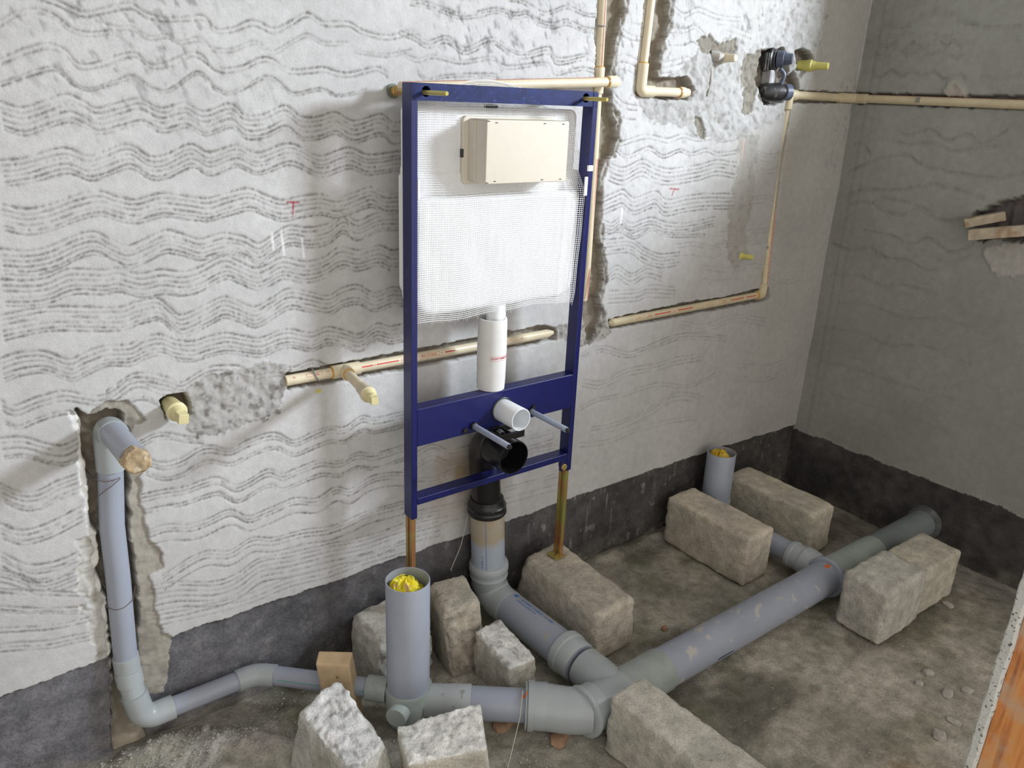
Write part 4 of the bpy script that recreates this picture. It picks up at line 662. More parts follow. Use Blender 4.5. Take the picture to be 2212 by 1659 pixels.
cl.build('panel_catch', M['dark'], tank)['kind'] = 'stuff'
MB().box((1.1290, -0.1055, 1.437), (1.1335, -0.0965, 1.457)).build('box_latch', M['dark'], tank)
MB().box((1.1462, -0.1330, 1.383), (1.1560, -0.1020, 1.526)).build('box_rib', M['beige'], tank, bevel=0.001)
# glass-fibre mesh hung over the cistern
def net():
    ZT = 1.552; ZB = 1.034
    def S(u, s):
        """u 0..1 across, s metres below the tank's top edge (negative: the piece folded back over the top)"""
        xl = 0.980; xr = 1.479+0.028*min(1, max(0, s)/0.12)+0.006*math.sin(s*9)+(0.005 if abs(s-0.12) < 0.02 else 0)
        x = xl+(xr-xl)*u
        bot = ZB-0.004*math.sin(u*7)+0.002*math.sin(u*19)
        if s >= 0:
            z = ZT+(bot-ZT)*s/0.52
            y = -0.0965-0.0335*min(1, max(0, (1.40-z)/0.055)) if z < 1.40 else -0.0965
            y -= 0.002*math.sin(u*PI)**0.5
            if z < 1.06: y += 0.006*(1.06-z)/0.03
            y += 0.0012*math.sin(u*23+z*31)*math.sin(z*17)
            ed = max(0, u-0.93)/0.07; y -= 0.010*ed*ed
            el = max(0, 0.12-u)/0.12; x += 0.006*el*math.sin(s*14); y -= 0.012*el*max(0, 1-s/0.14)
        else:
            k = -s/0.07; dome = max(0.0, math.sin(PI*min(1, max(0, (x-1.04)/0.40))))**0.7
            z = ZT+(0.062*dome)*math.sin(k*PI/2)+0.006*k; y = -0.105+0.055*k
        return (x, y, z)
    m = MB()
    def hide(x, z): return 1.127 < x < 1.430 and 1.370 < z < 1.537
    def strand(pts, w=0.00062):
        run = []
        for p in pts+[None]:
            if p is not None and not hide(p[0], p[2]): run.append(p)
            else:
                if len(run) > 1: m.tube(run, w, 4)
                run = []
    n = 102
    for i in range(n):
        u = (i+0.2*math.sin(i*5.1))/(n-1); top = -0.07 if 1.03 < 0.98+0.53*u < 1.40 else -0.012
        ss = np.concatenate([np.linspace(top, 0, 5), np.linspace(0.008, 0.13, 20), np.linspace(0.14, 0.195, 10), np.linspace(0.215, 0.520+0.006*(i % 7 == 3)-(0.008 if i in (27, 28) else 0), 22)])
        strand([S(u, s) for s in ss])
    for j in range(-12, 98):
        s = j*0.00535
        us = np.linspace(0.0, 1.0, 46) if s >= 0 else np.linspace(0.12, 0.80, 30)
        if s > 0.514: continue
        strand([S(u, s) for u in us], 0.00068)
    return m
tag(net().build('reinforcing_mesh', M['netw'], fr), 'white glass-fibre mesh hung over the cistern', kind='stuff')
# flush pipe in its foam sleeve, with the warning label
SX, SY, SRR = 1.238, -0.1085, 0.0400
sl = MB(); segs = 40
def ring_pts(z, r): return [(SX+r*math.cos(2*PI*k/segs), SY+r*math.sin(2*PI*k/segs), z) for k in range(segs)]
prof = [(0.8165, 0.034), (0.8165, 0.0385), (0.845, SRR), (0.93, SRR+0.0008), (1.012, SRR-0.0006), (1.0175, SRR-0.0015), (1.0175, 0.0335), (0.99, 0.033)]
V = []; F = []
for z, r in prof: V += ring_pts(z, r)
for i in range(len(prof)-1):
    for j in range(segs): F.append((i*segs+j, i*segs+(j+1) % segs, (i+1)*segs+(j+1) % segs, (i+1)*segs+j))
sl.add(V, F); sleeve = sl.build('foam_sleeve', M['sleeve'], fr, smooth=0.8)
MB().lathe((SX+0.008, SY, 0.82), (0, 0, 1), [(0, 0.0255), (0.235, 0.0255)], 32).build('flush_pipe', M['outlet'], sleeve, smooth=SM)
MB().lathe((SX+0.019, SY+0.002, 1.000), (0.0, 0.0, 1), [(0, 0.0205), (0.056, 0.0205)], 32).build('pipe_cup', M['white'], sleeve, smooth=SM)
lab = MB(); nd = (-0.65, -0.76, 0)
T1 = shift(text_mesh("DON'T REMOVE THERMO", 0.0075, True), 0.0025, 0)
lv, lf = join_uv([T1]); lab.add(on_pipe([(v, -u) for u, v in lv], (SX, SY, 0.9125), (0, 0, 1), nd, SRR+0.0008, 0.0007), lf)
lab.build('printed_label', M['red'], sleeve)['kind'] = 'stuff'
fv, ff = frame_uv(0.0, 0.080, -0.0068, 0.0068, 0.0011)
def fine(vf, n=24):
    V = []; F = []
    v, f = vf
    for q in f:
        p = [v[i] for i in q]
        for k in range(n):
            a, b_ = k/n, (k+1)/n; lerp = lambda P, Q, t: (P[0]+(Q[0]-P[0])*t, P[1]+(Q[1]-P[1])*t)
            i0 = len(V); V += [lerp(p[0], p[1], a), lerp(p[0], p[1], b_), lerp(p[3], p[2], b_), lerp(p[3], p[2], a)]; F.append((i0, i0+1, i0+2, i0+3))
    return V, F

fv, ff = fine((fv, ff), 8)
MB().add(on_pipe([(v, -u) for u, v in fv], (SX, SY, 0.9125), (0, 0, 1), nd, SRR+0.0008, 0.0006), ff).build('label_border', M['pink'], sleeve)
# flush outlet, fixing rods
OX, OZ = 1.2540, 0.7580
ot = MB().lathe((OX, -0.12, OZ), (0, -1, 0), [(0, 0.0325), (0.030, 0.0325), (0.111, 0.0325), (0.1120, 0.0318), (0.1120, 0.0295), (0.04, 0.0290), (0.03, 0.0)], 40, True, False)
ot = ot.build('flush_outlet', M['outlet'], fr, smooth=SM)
MB().lathe((OX, FYF+0.002, OZ+0.001), (0, -1, 0), [(0, 0.0345), (0.0035, 0.0365), (0.005, 0.0345), (0.005, 0.0328)], 36, False, False).build('outlet_grommet', M['dark'], ot, smooth=SM)
for x, z in ((1.157, 0.731), (1.3565, 0.732)):
    rd = MB().lathe((x, -0.10, z), (0, -1, 0), [(0, 0.0058), (0.213, 0.0058), (0.2145, 0.0048)], 16).build('fixing_rod', M['steel_dark'], fr, smooth=SM)
    MB().lathe((x, -0.153, z), (0, -1, 0), [(0, 0.0082), (0.151, 0.0082), (0.152, 0.0075)], 18).build('plastic_sleeve', M['film'], rd, smooth=SM)
    MB().lathe((x, FYF, z), (0, -1, 0), [(0, 0.0125), (0.008, 0.0125), (0.009, 0.010)], 6).build('hex_nut', M['steel_dark'], rd)
MB().lathe((1.128, FYF, 0.7245), (0, -1, 0), [(0, 0.008), (0.005, 0.008)], 6).build('hex_bolt', M['steel_dark'], fr)
MB().lathe((1.366, FYF, 0.7455), (0, -1, 0), [(0, 0.006), (0.004, 0.006)], 6).build('hex_bolt', M['steel_dark'], fr)
# black waste bend
BX = 1.262
pth = fillet([(1.275, -0.062, 0.400), (1.262, -0.064, 0.52), (1.252, -0.066, 0.644), (1.243, -0.140, 0.644)], 0.062, 12)
rads = [0.0445]*len(pth)
bend = MB().tube(pth, [0.0435+0.004*min(1, max(0, (p[2]-0.47)/0.1)) for p in pth], 36, True)
bend = bend.build('waste_bend', M['black'], fr, smooth=SM)
MB().lathe((1.243, -0.118, 0.644), (-0.01, -1, 0), [(0, 0.049), (0.006, 0.0515), (0.012, 0.0515), (0.014, 0.0495), (0.104, 0.0495), (0.1055, 0.049), (0.1055, 0.0462), (0.03, 0.0455), (0.025, 0.0)], 44, True, False).build('bend_mouth', M['black'], bend, smooth=SM)
MB().lathe((1.275, -0.062, 0.388), (-0.03, 0, 1), [(0, 0.0570), (0.004, 0.0600), (0.012, 0.0600), (0.016, 0.0570), (0.018, 0.0565), (0.020, 0.0590), (0.030, 0.0590), (0.034, 0.055), (0.042, 0.0525), (0.052, 0.0505), (0.054, 0.0445)], 44).build('bend_collar', M['rubber'], bend, smooth=0.5)
br = MB().box((1.205, -0.150, 0.693), (1.295, -0.140, 0.712)).box((1.208, -0.200, 0.700), (1.216, -0.140, 0.711)).box((1.284, -0.200, 0.700), (1.292, -0.140, 0.711)).box((1.208, -0.204, 0.690), (1.292, -0.196, 0.710))
br.box((1.238, -0.196, 0.690), (1.244, -0.146, 0.702)).box((1.256, -0.196, 0.690), (1.262, -0.146, 0.702))
br.build('bend_bracket', M['black'], fr, bevel=0.0015)
MB().lathe((1.238, -0.155, 0.694), (0, -1, 0), [(0, 0.012), (0.012, 0.012)], 20).build('bracket_pin', m_solid('grey_clip', (0.20, 0.20, 0.21), 0.35), fr, smooth=SM)

# ------------------------------------------------------------------ drainage pipes
def part(mb, name, m, parent, smooth=SM): return mb.build(name, m, parent, smooth=smooth)
def open_pipe(p0, d, L, r, wall=0.0028, seg=40):
    return MB().lathe(p0, d, [(0, r), (L-0.001, r), (L, r-0.0006), (L, r-wall+0.0004), (L-0.02, r-wall), (L*0.35, r-wall), (L*0.35, 0.0005)], seg, True, False)
# 1 toilet branch
tb = thing('toilet_drain_pipe', 'grey drain pipe from the black bend down, then along the floor to the main run', 'drain pipe', (1.29, -0.06, 0.06))
rs = part(MB().lathe((1.2885, -0.062, 0.185), (-0.058, 0, 1), [(0, 0.0525), (0.216, 0.0525)], 40), 'riser', None, tb)
def m_riser():
    m, nt, N, L, bs = _mk('stained_riser_pvc'); v = objvec(N)
    sx = N.new('ShaderNodeSeparateXYZ'); L.new(v, sx.inputs[0])
    ad = N.new('ShaderNodeMath'); ad.operation = 'MULTIPLY_ADD'; L.new(noise(N, L, 17, 4, v), ad.inputs[0]); ad.inputs[1].default_value = 0.15; L.new(sx.outputs['Z'], ad.inputs[2])
    c = mixc(N, L, (0.38, 0.43, 0.50), (0.40, 0.315, 0.19), ramp(N, L, ad.outputs[0], [(0.300, 0.0), (0.325, 0.9), (0.37, 0.72), (0.41, 0.9)]))
    L.new(c, bs.inputs['Base Color']); bs.inputs['Roughness'].default_value = 0.4; return m
rs.data.materials.append(m_riser())
V, F = stripe_uv(0.012, 0.20, -0.0007, 0.0007); MB().add(on_pipe(V, (1.2885, -0.062, 0.185), (-0.058, 0, 1), (-0.66, -0.75, 0), 0.0525), F).build('printed_line', M['bluep'], rs)
t = [shift(text_mesh('IS 13592 110', 0.0085), 0.02, 0)]
V, F = join_uv(t); MB().add(on_pipe([(u*1.0+0.012, v+0.0125) for u, v in V], (1.2885, -0.062, 0.185), (-0.058, 0, 1), (-0.66, -0.75, 0), 0.0525), F).build('printed_text', M['bluep'], rs)['kind'] = 'stuff'
part(MB().lathe((1.294, -0.062, 0.118), (-0.06, 0, 1), [(0, 0.0535), (0.004, 0.0560), (0.040, 0.0570), (0.046, 0.0605), (0.052, 0.0585), (0.062, 0.0585), (0.068, 0.0625), (0.084, 0.0625), (0.092, 0.059), (0.094, 0.0528)], 44), 'ring_socket', M['fit'], tb)
bp = fillet([(1.294, -0.062, 0.150), (1.298, -0.062, 0.088), (1.302, -0.16, 0.086)], 0.062, 12)
part(MB().tube(bp, 0.0545, 40), 'elbow', M['fit'], tb)
B0 = np.array([1.299, -0.095, 0.087]); B1 = np.array([1.322, -0.47, 0.079]); bd = (B1-B0)/np.linalg.norm(B1-B0); BL = float(np.linalg.norm(B1-B0))
brp = part(MB().lathe(B0, bd, [(0, 0.0530), (BL, 0.0530)], 40), 'branch_pipe', M['pvc'], tb)
its = [shift(text_mesh('IS:13592 TYPE B 110 MM', 0.0135, True), 0.105, 0.0), shift(text_mesh('SWR DRAINAGE PIPE', 0.009), 0.10, -0.014), stripe_uv(0.075, 0.089, -0.006, 0.007, 1, 3)]
V, F = join_uv(its); MB().add(on_pipe(V, B0, bd, (0.20, 0, 1), 0.0530), F).build('printed_text', M['bluep'], brp)['kind'] = 'stuff'
# 2 main run to the right wall
md = thing('main_drain_pipe', 'thick grey drain pipe running across the floor into the right wall', 'drain pipe', (2.1, -0.62, 0.02))
MY, MZ = -0.617, 0.076
part(MB().lathe((1.49, MY, MZ), (1, 0, 0), [(0, 0.0575), (0.84, 0.0575)], 44), 'long_pipe', M['pvc_spot'], md)
V, F = stripe_uv(0.10, 0.17, -0.007, 0.0, 1, 3); MB().add(on_pipe(V, (1.58, MY, MZ), (1, 0, 0), (0, -1, -0.15), 0.0575), F).build('printed_text', m_solid('dark_blue_print', (0.06, 0.085, 0.20), 0.5), md)
part(MB().lathe((1.345, MY, MZ), (1, 0, 0), [(0, 0.0600), (0.150, 0.0615), (0.152, 0.0605), (0.152, 0.0570)], 44), 'sleeve_coupler', M['fit_green'], md)
part(MB().lathe((1.235, MY, MZ), (1, 0, 0), [(0, 0.0575), (0.12, 0.0600), (0.125, 0.0590)], 44).lathe((1.323, -0.485, 0.079), (0.0, -1, -0.02), [(0, 0.0560), (0.045, 0.0575), (0.14, 0.0575)], 44), 'junction', M['fit'], md)
part(MB().lathe((1.3195, -0.400, 0.080), (0.01, -1, -0.02), [(0, 0.0535), (0.001, 0.0640), (0.014, 0.0650), (0.024, 0.0640), (0.026, 0.0605), (0.062, 0.0600), (0.068, 0.0560)], 44), 'ring_socket', M['fit'], md)
DG0 = np.array([0.852, -0.314, 0.074]); DG1 = np.array([1.072, -0.490, 0.075]); dg = (DG1-DG0)/np.linalg.norm(DG1-DG0)
C0 = DG0+dg*0.475
ep = fillet([DG0+dg*0.350, np.array([1.176, -0.588, MZ]), np.array([1.222, MY, MZ])], 0.11, 14)
part(MB().tube(ep, 0.0590, 44), 'bend', M['fit'], md)
part(MB().lathe(DG0+dg*0.308, dg, [(0, 0.0455), (0.0005, 0.0605), (0.004, 0.0615), (0.004, 0.0570), (0.0075, 0.0570), (0.0075, 0.0635), (0.022, 0.0645), (0.024, 0.0605), (0.056, 0.0612), (0.058, 0.0590)], 44), 'ring_socket', M['fit'], md)
V, F = stripe_uv(0.0006, 0.0034, -0.006, 0.006, 1, 3); MB().add(on_pipe(V, DG0+dg*0.3082, dg, (-0.25, -0.25, 1), 0.0614), F).build('paint_mark', M['orange'], md)
part(MB().lathe((1.196, MY+0.004, MZ), (1, 0, 0), [(0, 0.0590), (0.003, 0.0680), (0.014, 0.0690), (0.019, 0.0625), (0.052, 0.0620), (0.056, 0.0580)], 44), 'bend_ring', M['fit'], md)
part(MB().lathe((2.312, MY, MZ), (1, 0, 0), [(0, 0.0580), (0.002, 0.0690), (0.006, 0.0715), (0.016, 0.0715), (0.021, 0.0680), (0.022, 0.0600)], 44), 'tee_ring', M['pvc_clean'], md)
part(MB().lathe((2.325, MY, MZ), (1, 0, 0), [(0, 0.0575), (0.012, 0.0620), (0.016, 0.0610), (0.10, 0.0585), (0.300, 0.0560), (0.301, 0.0525)], 44), 'tee', M['fit_green'], md)
V, F = stripe_uv(0.0, 0.024, -0.008, 0.006, 1, 3); MB().add(on_pipe(V, (2.286, MY, MZ), (1, 0, 0), (-0.1, -0.15, 1), 0.0577), F).build('paint_mark', M['orange'], md)
part(MB().lathe((2.610, MY, MZ), (1, 0, 0), [(0, 0.0525), (0.42, 0.0525)], 44), 'wall_pipe', m_solid('dull_dark_pvc', (0.20, 0.225, 0.225), 0.5, 0.08, 20), md)
part(MB().lathe((2.985, MY, MZ), (1, 0, 0), [(0, 0.0530), (0.001, 0.0620), (0.020, 0.0680), (0.028, 0.0690)], 44), 'wall_seal', m_solid('wet_cement_seal', (0.13, 0.135, 0.135), 0.16, 0.4, 30, 0.6), md)
# 3 far riser
f_ = thing('shower_drain_pipe', 'short grey riser near the far corner, plugged by a yellow bag, with its branch', 'drain pipe', (2.372, -0.09, 0.02))
part(open_pipe((2.372, -0.09, 0.105), (0, 0, 1), 0.223, 0.0545), 'riser', M['pvc_clean'], f_)
part(MB().lathe((2.372, -0.09, 0.100), (0, 0, 1), [(0, 0.054), (0.002, 0.059), (0.03, 0.059), (0.032, 0.0545)], 40), 'base_socket', M['fit'], f_)
part(MB().tube(fillet([(2.372, -0.09, 0.13), (2.370, -0.09, 0.068), (2.368, -0.20, 0.068)], 0.06, 10), 0.0500, 36), 'elbow', M['fit'], f_)
part(MB().lathe((2.368, -0.18, 0.068), (-0.02, -1, 0.01), [(0, 0.0400), (0.30, 0.0400)], 36), 'branch_pipe', M['pvc_clean'], f_)
part(MB().lathe((2.360, -0.455, 0.071), (-0.02, -1, 0.01), [(0, 0.0405), (0.001, 0.0500), (0.014, 0.0510), (0.018, 0.0465), (0.05, 0.0480), (0.056, 0.0530), (0.075, 0.0530), (0.11, 0.0480)], 40), 'ring_socket', M['fit'], f_)
# 4 floor trap riser
tr = thing('floor_trap_pipe', 'wide upright grey front pipe with a yellow bag in its mouth and capped stub', 'drain pipe', (0.852, -0.314, 0.01))
part(open_pipe((0.852, -0.314, 0.095), (-0.004, -0.002, 1), 0.352, 0.0555), 'riser', M['pvc_clean'], tr)
part(MB().lathe((0.852, -0.314, 0.004), (0, 0, 1), [(0, 0.020), (0.002, 0.040), (0.018, 0.0565), (0.040, 0.0605), (0.118, 0.0615), (0.1195, 0.0605), (0.1195, 0.0560)], 44), 'trap_body', M['fit_green'], tr)
pd = np.array([-0.80, -0.60, 0.0]); pd /= np.linalg.norm(pd)
part(MB().lathe(np.array([0.852, -0.314, 0.086]), pd, [(0, 0.0275), (0.083, 0.0275), (0.0845, 0.026)], 30), 'capped_stub', m_solid('pale_green_grey_pvc', (0.42, 0.47, 0.455), 0.4, 0.05, 20), tr)
part(MB().lathe(DG0+dg*0.045, dg, [(0, 0.0440), (0.085, 0.0470), (0.118, 0.0475), (0.1195, 0.0465), (0.1195, 0.0430)], 40), 'outlet_sleeve', m_solid('mortar_splashed_pvc', (0.42, 0.45, 0.46), 0.45, 0.08, 18, 0.4, spots=(36, 0.60, 0.66, (0.24, 0.235, 0.21), 0.7)), tr)
part(MB().lathe(DG0+dg*0.155, dg, [(0, 0.0435), (0.17, 0.0435)], 40), 'outlet_pipe', M['pvc_clean'], tr)
V, F = stripe_uv(0.0, 0.010, -0.004, 0.004, 1, 2); MB().add(on_pipe(V, DG0+dg*0.297, dg, (-0.25, -0.25, 1), 0.0436), F).build('paint_mark', M['orange'], tr)
# 5 basin waste line in its chase
sw = thing('basin_waste_pipe', 'slim grey waste pipe in the left wall chase, bending along the floor', 'drain pipe', (0.262, 0.0, 0.08))
part(MB().lathe((0.2860, -0.012, 0.872), (0.006, -1, 0.075), [(0, 0.0265), (0.215, 0.0265)], 36), 'stub_pipe', M['pvc_clean'], sw)
part(MB().tube(fillet([(0.2815, 0.004, 0.770), (0.2855, 0.004, 0.868), (0.2865, -0.058, 0.874)], 0.034, 10), 0.0305, 36), 'top_elbow', M['fit'], sw)
part(MB().tube([(0.2820, 0.004, 0.79), (0.266, 0.002, 0.63), (0.2625, 0.0, 0.50), (0.2565, -0.002, 0.37), (0.2520, -0.004, 0.27)], 0.0265, 36), 'upright_pipe', M['pvc_clean'], sw)
part(MB().lathe((0.2525, -0.003, 0.283), (0.0, -0.06, -1), [(0, 0.0268), (0.001, 0.0295), (0.040, 0.0295), (0.041, 0.0270)], 36), 'coupler', M['fit'], sw)
part(MB().lathe((0.2515, -0.008, 0.243), (0.06, -0.22, -1), [(0, 0.0280), (0.001, 0.0305), (0.036, 0.0305), (0.037, 0.0275)], 36).lathe((0.2535, -0.016, 0.206), (0.1, -0.25, -1), [(0, 0.0268), (0.035, 0.0268)], 36), 'coupler', M['fit'], sw)
part(MB().tube(fillet([(0.2555, -0.023, 0.183), (0.268, -0.031, 0.105), (0.338, -0.031, 0.106)], 0.036, 12), 0.0300, 36), 'bottom_elbow', M['fit'], sw)
part(MB().lathe((0.325, -0.031, 0.106), (1, 0, 0), [(0, 0.0248), (0.20, 0.0248)], 32), 'wall_run', M['pvc_clean'], sw)
S0 = np.array([0.553, -0.031, 0.106]); S1 = np.array([0.8465, -0.309, 0.098]); sd_ = (S1-S0)/np.linalg.norm(S1-S0)
part(MB().tube(fillet([(0.498, -0.031, 0.106), S0+np.array([-0.006, 0, 0]), S0+sd_*0.050], 0.07, 10), 0.0290, 36), 'bend', M['fit'], sw)
dgp = part(MB().lathe(S0+sd_*0.03, sd_, [(0, 0.0252), (0.32, 0.0252)], 32), 'floor_run', M['pvc_clean'], sw)
V, F = join_uv([stripe_uv(0.035, 0.150, -0.0016, 0.0016, 1, 1), stripe_uv(0.255, 0.275, -0.0016, 0.0016)]); MB().add(on_pipe(V, S0+sd_*0.03, sd_, (-0.55, -0.75, 0.25), 0.0252), F).build('printed_line', m_solid('green_print', (0.16, 0.36, 0.33), 0.5), dgp)['kind'] = 'stuff'
part(MB().lathe(S0+sd_*0.300, sd_, [(0, 0.0255), (0.001, 0.0330), (0.055, 0.0335)], 36), 'end_socket', M['fit_green'], sw)
def wire(name, pts, lab, r=0.0009, m='wire', cat='wire'):
    return tag(MB().tube(fillet(pts, 0.01, 4), r, 6).build(name, M[m], None, smooth=1.0), lab, cat)
wire('binding_wire', [(0.236, 0.045, 0.765), (0.243, -0.010, 0.760), (0.262, -0.027, 0.755), (0.285, -0.029, 0.757), (0.300, -0.027, 0.763), (0.290, -0.030, 0.756), (0.272, -0.031, 0.744), (0.256, -0.026, 0.733), (0.246, -0.018, 0.722)], 'rusty wire twisted round the upright pipe below the wooden plug')
wire('binding_wire', [(0.220, 0.045, 0.430), (0.231, -0.008, 0.430), (0.245, -0.025, 0.428), (0.262, -0.029, 0.431), (0.282, -0.022, 0.438), (0.292, 0.0, 0.446), (0.302, 0.018, 0.462), (0.309, 0.030, 0.480)], 'rusty wire tied round the upright pipe halfway down the chase')

# ------------------------------------------------------------------ cream water pipes
def water(mb, name, m, parent): return mb.build(name, m, parent, smooth=SM)
def glue_ring(p, d, r, parent, w=0.003): return MB().lathe(p, d, [(0, r), (0.0005, r+0.0012), (w, r+0.0012), (w+0.0005, r)], 28).build('solvent_ring', M['glue'], parent, smooth=SM)
WR = 0.0135
lp = thing('water_pipe', 'cream water pipe with red print behind the frame, with a capped branch sticking out', 'water pipe', (1.1, 0.0, 0.9))
LY, LZ = 0.000, 0.9025
pp = water(MB().lathe((0.690, LY, LZ), (1, 0, 0), [(0, WR), (0.135, WR)], 26).lathe((0.86, LY, LZ), (1, 0, 0), [(0, WR), (0.665, WR), (0.69, 0.006)], 26), 'pipe', M['cream'], lp)
water(MB().lathe((0.8125, LY, LZ), (1, 0, 0), [(0, WR), (0.0005, 0.0172), (0.078, 0.0172), (0.0785, WR)], 28).lathe((0.8500, LY, LZ), (-0.22, -1, 0.02), [(0, 0.0172), (0.038, 0.0172), (0.0385, WR)], 28), 'tee', M['cream'], lp)
TD = np.array([-0.20, -1.0, 0.045]); TD /= np.linalg.norm(TD)
T0 = np.array([0.8500, LY, LZ])
glue_ring((0.810, LY, LZ), (1, 0, 0), WR+0.002, lp); glue_ring(T0+TD*0.039, TD, 0.0142, lp)
water(MB().lathe(T0+TD*0.03, TD, [(0, 0.0128), (0.155, 0.0128)], 26), 'branch', M['cream'], lp)
water(MB().lathe(T0+TD*0.150, TD, [(0, 0.0130), (0.010, 0.0160), (0.050, 0.0165), (0.055, 0.0195), (0.066, 0.0195), (0.068, 0.0160)], 28), 'threaded_adaptor', M['cream'], lp)
tp = water(MB().lathe(T0+TD*0.216, TD, [(0, 0.0165), (0.004, 0.0175), (0.010, 0.0150), (0.018, 0.0115), (0.022, 0.0130), (0.028, 0.0125), (0.034, 0.0105)], 24), 'screw_plug', M['plug'], lp)
q = T0+TD*0.246; ax = np.cross(TD, [0, 0, 1]); ax /= np.linalg.norm(ax); up = np.cross(ax, TD)
MB().hexa([q+ax*a*0.0085+up*u*0.0085+TD*t for t in (0, 0.020) for a, u in ((-1, -1), (1, -1), (1, 1), (-1, 1))]).build('plug_head', M['plug'], tp, bevel=0.001)
MB().tube(fillet([(0.762, 0.012, 0.925), (0.760, -0.010, 0.919), (0.766, -0.0155, 0.902), (0.772, -0.0145, 0.892)], 0.008, 5), 0.0022, 8).build('pipe_hook', m_solid('galvanised_hook', (0.30, 0.29, 0.27), 0.5, 0.1, 60, 0.5, 0.5), lp, smooth=1.0)
ND = (0, -1, 0.35)
it = [stripe_uv(0.028, 0.062, -0.0016, 0.0016), stripe_uv(0.072, 0.138, -0.0016, 0.0016), stripe_uv(0.0665, 0.0675, -0.002, 0.002), stripe_uv(0.065, 0.069, -0.0004, 0.0004), stripe_uv(0.285, 0.318, -0.0016, 0.0016), stripe_uv(0.275, 0.276, -0.002, 0.002), stripe_uv(0.273, 0.278, -0.0004, 0.0004), stripe_uv(0.43, 0.455, -0.0012, 0.0012), stripe_uv(-0.055, -0.042, -0.005, -0.003), stripe_uv(-0.066, -0.064, -0.006, -0.003)]
V, F = join_uv(it); MB().add(on_pipe([(u, -v) for u, v in V], (0.863, LY, LZ), (1, 0, 0), ND, WR), F).build('printed_stripe', M['red'], pp)['kind'] = 'stuff'
it = [shift(text_mesh('SDR 11', 0.0085, True), 0.222, 0, True), shift(text_mesh('3/4', 0.008), 0.182, 0, True), shift(text_mesh('15501-', 0.0075), 0.246, 0, True), frame_uv(0.225, 0.268, -0.0055, 0.0055, 0.0008), shift(text_mesh('pipe', 0.010, True), 0.258, 0.0, True), shift(text_mesh('U', 0.009), 0.152, 0.0, True), shift(text_mesh('CTS SDR 11', 0.007), 0.52, 0, True), shift(text_mesh('25', 0.007), 0.56, 0, True),
      shift(frame_uv(0.0, 0.042, -0.0045, 0.0045, 0.0008), -0.122, -0.004), shift(text_mesh('pipe', 0.008, True), -0.088, -0.004, True), shift(text_mesh('28', 0.007), -0.150, -0.0045, True)]
V, F = join_uv([i for i in it]); MB().add(on_pipe([(u, -v) for u, v in V], (0.863, LY, LZ), (1, 0, 0), ND, WR), F).build('printed_text', M['red_faint'], pp)['kind'] = 'stuff'
# second pipe: low right, up beside the corner, along the right wall
rp = thing('water_pipe', 'cream water pipe that turns up near the corner and on along the right wall', 'water pipe', (2.2, 0.0, 0.9))
RY, RZ = 0.002, 0.9030
p2 = water(MB().lathe((1.790, RY, 0.8985), (1, 0, 0.006), [(0, 0.004), (0.012, WR), (0.80, WR)], 26), 'pipe', M['cream_dim'], rp)
water(MB().tube(fillet([(2.574, RY, RZ), (2.606, RY, RZ), (2.606, RY, 0.946)], 0.012, 6), 0.0185, 28), 'elbow', M['cream_dim'], rp)
glue_ring((2.566, RY, RZ), (1, 0, 0), WR, rp, 0.008)
p3 = water(MB().tube([(2.606, 0.000, 0.94), (2.604, 0.004, 1.06), (2.602, 0.009, 1.16), (2.600, 0.0125, 1.26), (2.597, 0.018, 1.42), (2.592, 0.008, 1.56), (2.590, 0.003, 1.61)], 0.0125, 22), 'upright_pipe', M['cream_dim'], rp)
V, F = stripe_uv(0.0, 0.26, -0.003, 0.003, 12, 1)
MB().add([(2.6065-0.0045*(u/0.26)+0.0075+v*0.3, -0.0112+0.0098*(u/0.26)-v*0.4, 0.955+u) for u, v in V], F).build('printed_stripe', M['red_faint'], rp)
MB().box((2.592, -0.006, 1.082), (2.612, 0.012, 1.090)).build('mortar_dab', M['chip'], rp)
water(MB().lathe((2.552, 0.002, 1.6275), (1, 0, 0), [(0, 0.0150), (0.010, 0.0195), (0.075, 0.0185), (0.0755, 0.0145)], 28).lathe((2.588, 0.002, 1.6275), (-0.03, 0, -1), [(0, 0.0180), (0.048, 0.0175), (0.049, 0.013)], 28), 'tee', M['cream_dim'], rp)
water(MB().lathe((2.62, 0.002, 1.6280), (1, 0, 0), [(0, 0.0145), (0.30, 0.0145)], 26), 'corner_pipe', M['cream_dim'], rp)
water(MB().lathe((2.905, 0.002, 1.6285), (1, 0, 0), [(0, 0.0150), (0.0005, 0.0180), (0.075, 0.0180)], 26).tube(fillet([(2.965, 0.002, 1.6285), (3.004, 0.0, 1.6285), (3.004, -0.055, 1.6285)], 0.02, 6), 0.0180, 26), 'corner_elbow', M['cream_dim'], rp)
water(MB().lathe((3.004, -0.03, 1.6285), (0, -1, -0.004), [(0, 0.0150), (0.95, 0.0150)], 26), 'side_pipe', M['cream_dim'], rp)
V, F = stripe_uv(0.03, 0.93, -0.0018, 0.0018, 1, 1); MB().add(on_pipe(V, (3.004, -0.03, 1.6285), (0, -1, -0.004), (-0.3, 0, 1), 0.0150), F).build('printed_stripe', M['red_faint'], rp)
MB().box((2.9865, -0.265, 1.621), (2.9915, -0.250, 1.640)).build('pipe_clip', m_solid('grey_clip_strap', (0.25, 0.24, 0.20), 0.6), rp)
it = [stripe_uv(0.205, 0.285, -0.0016, 0.0016), stripe_uv(0.300, 0.308, -0.001, 0.001), stripe_uv(0.322, 0.400, -0.0016, 0.0016), stripe_uv(0.615, 0.690, -0.0016, 0.0016), stripe_uv(0.705, 0.765, -0.0016, 0.0016)]
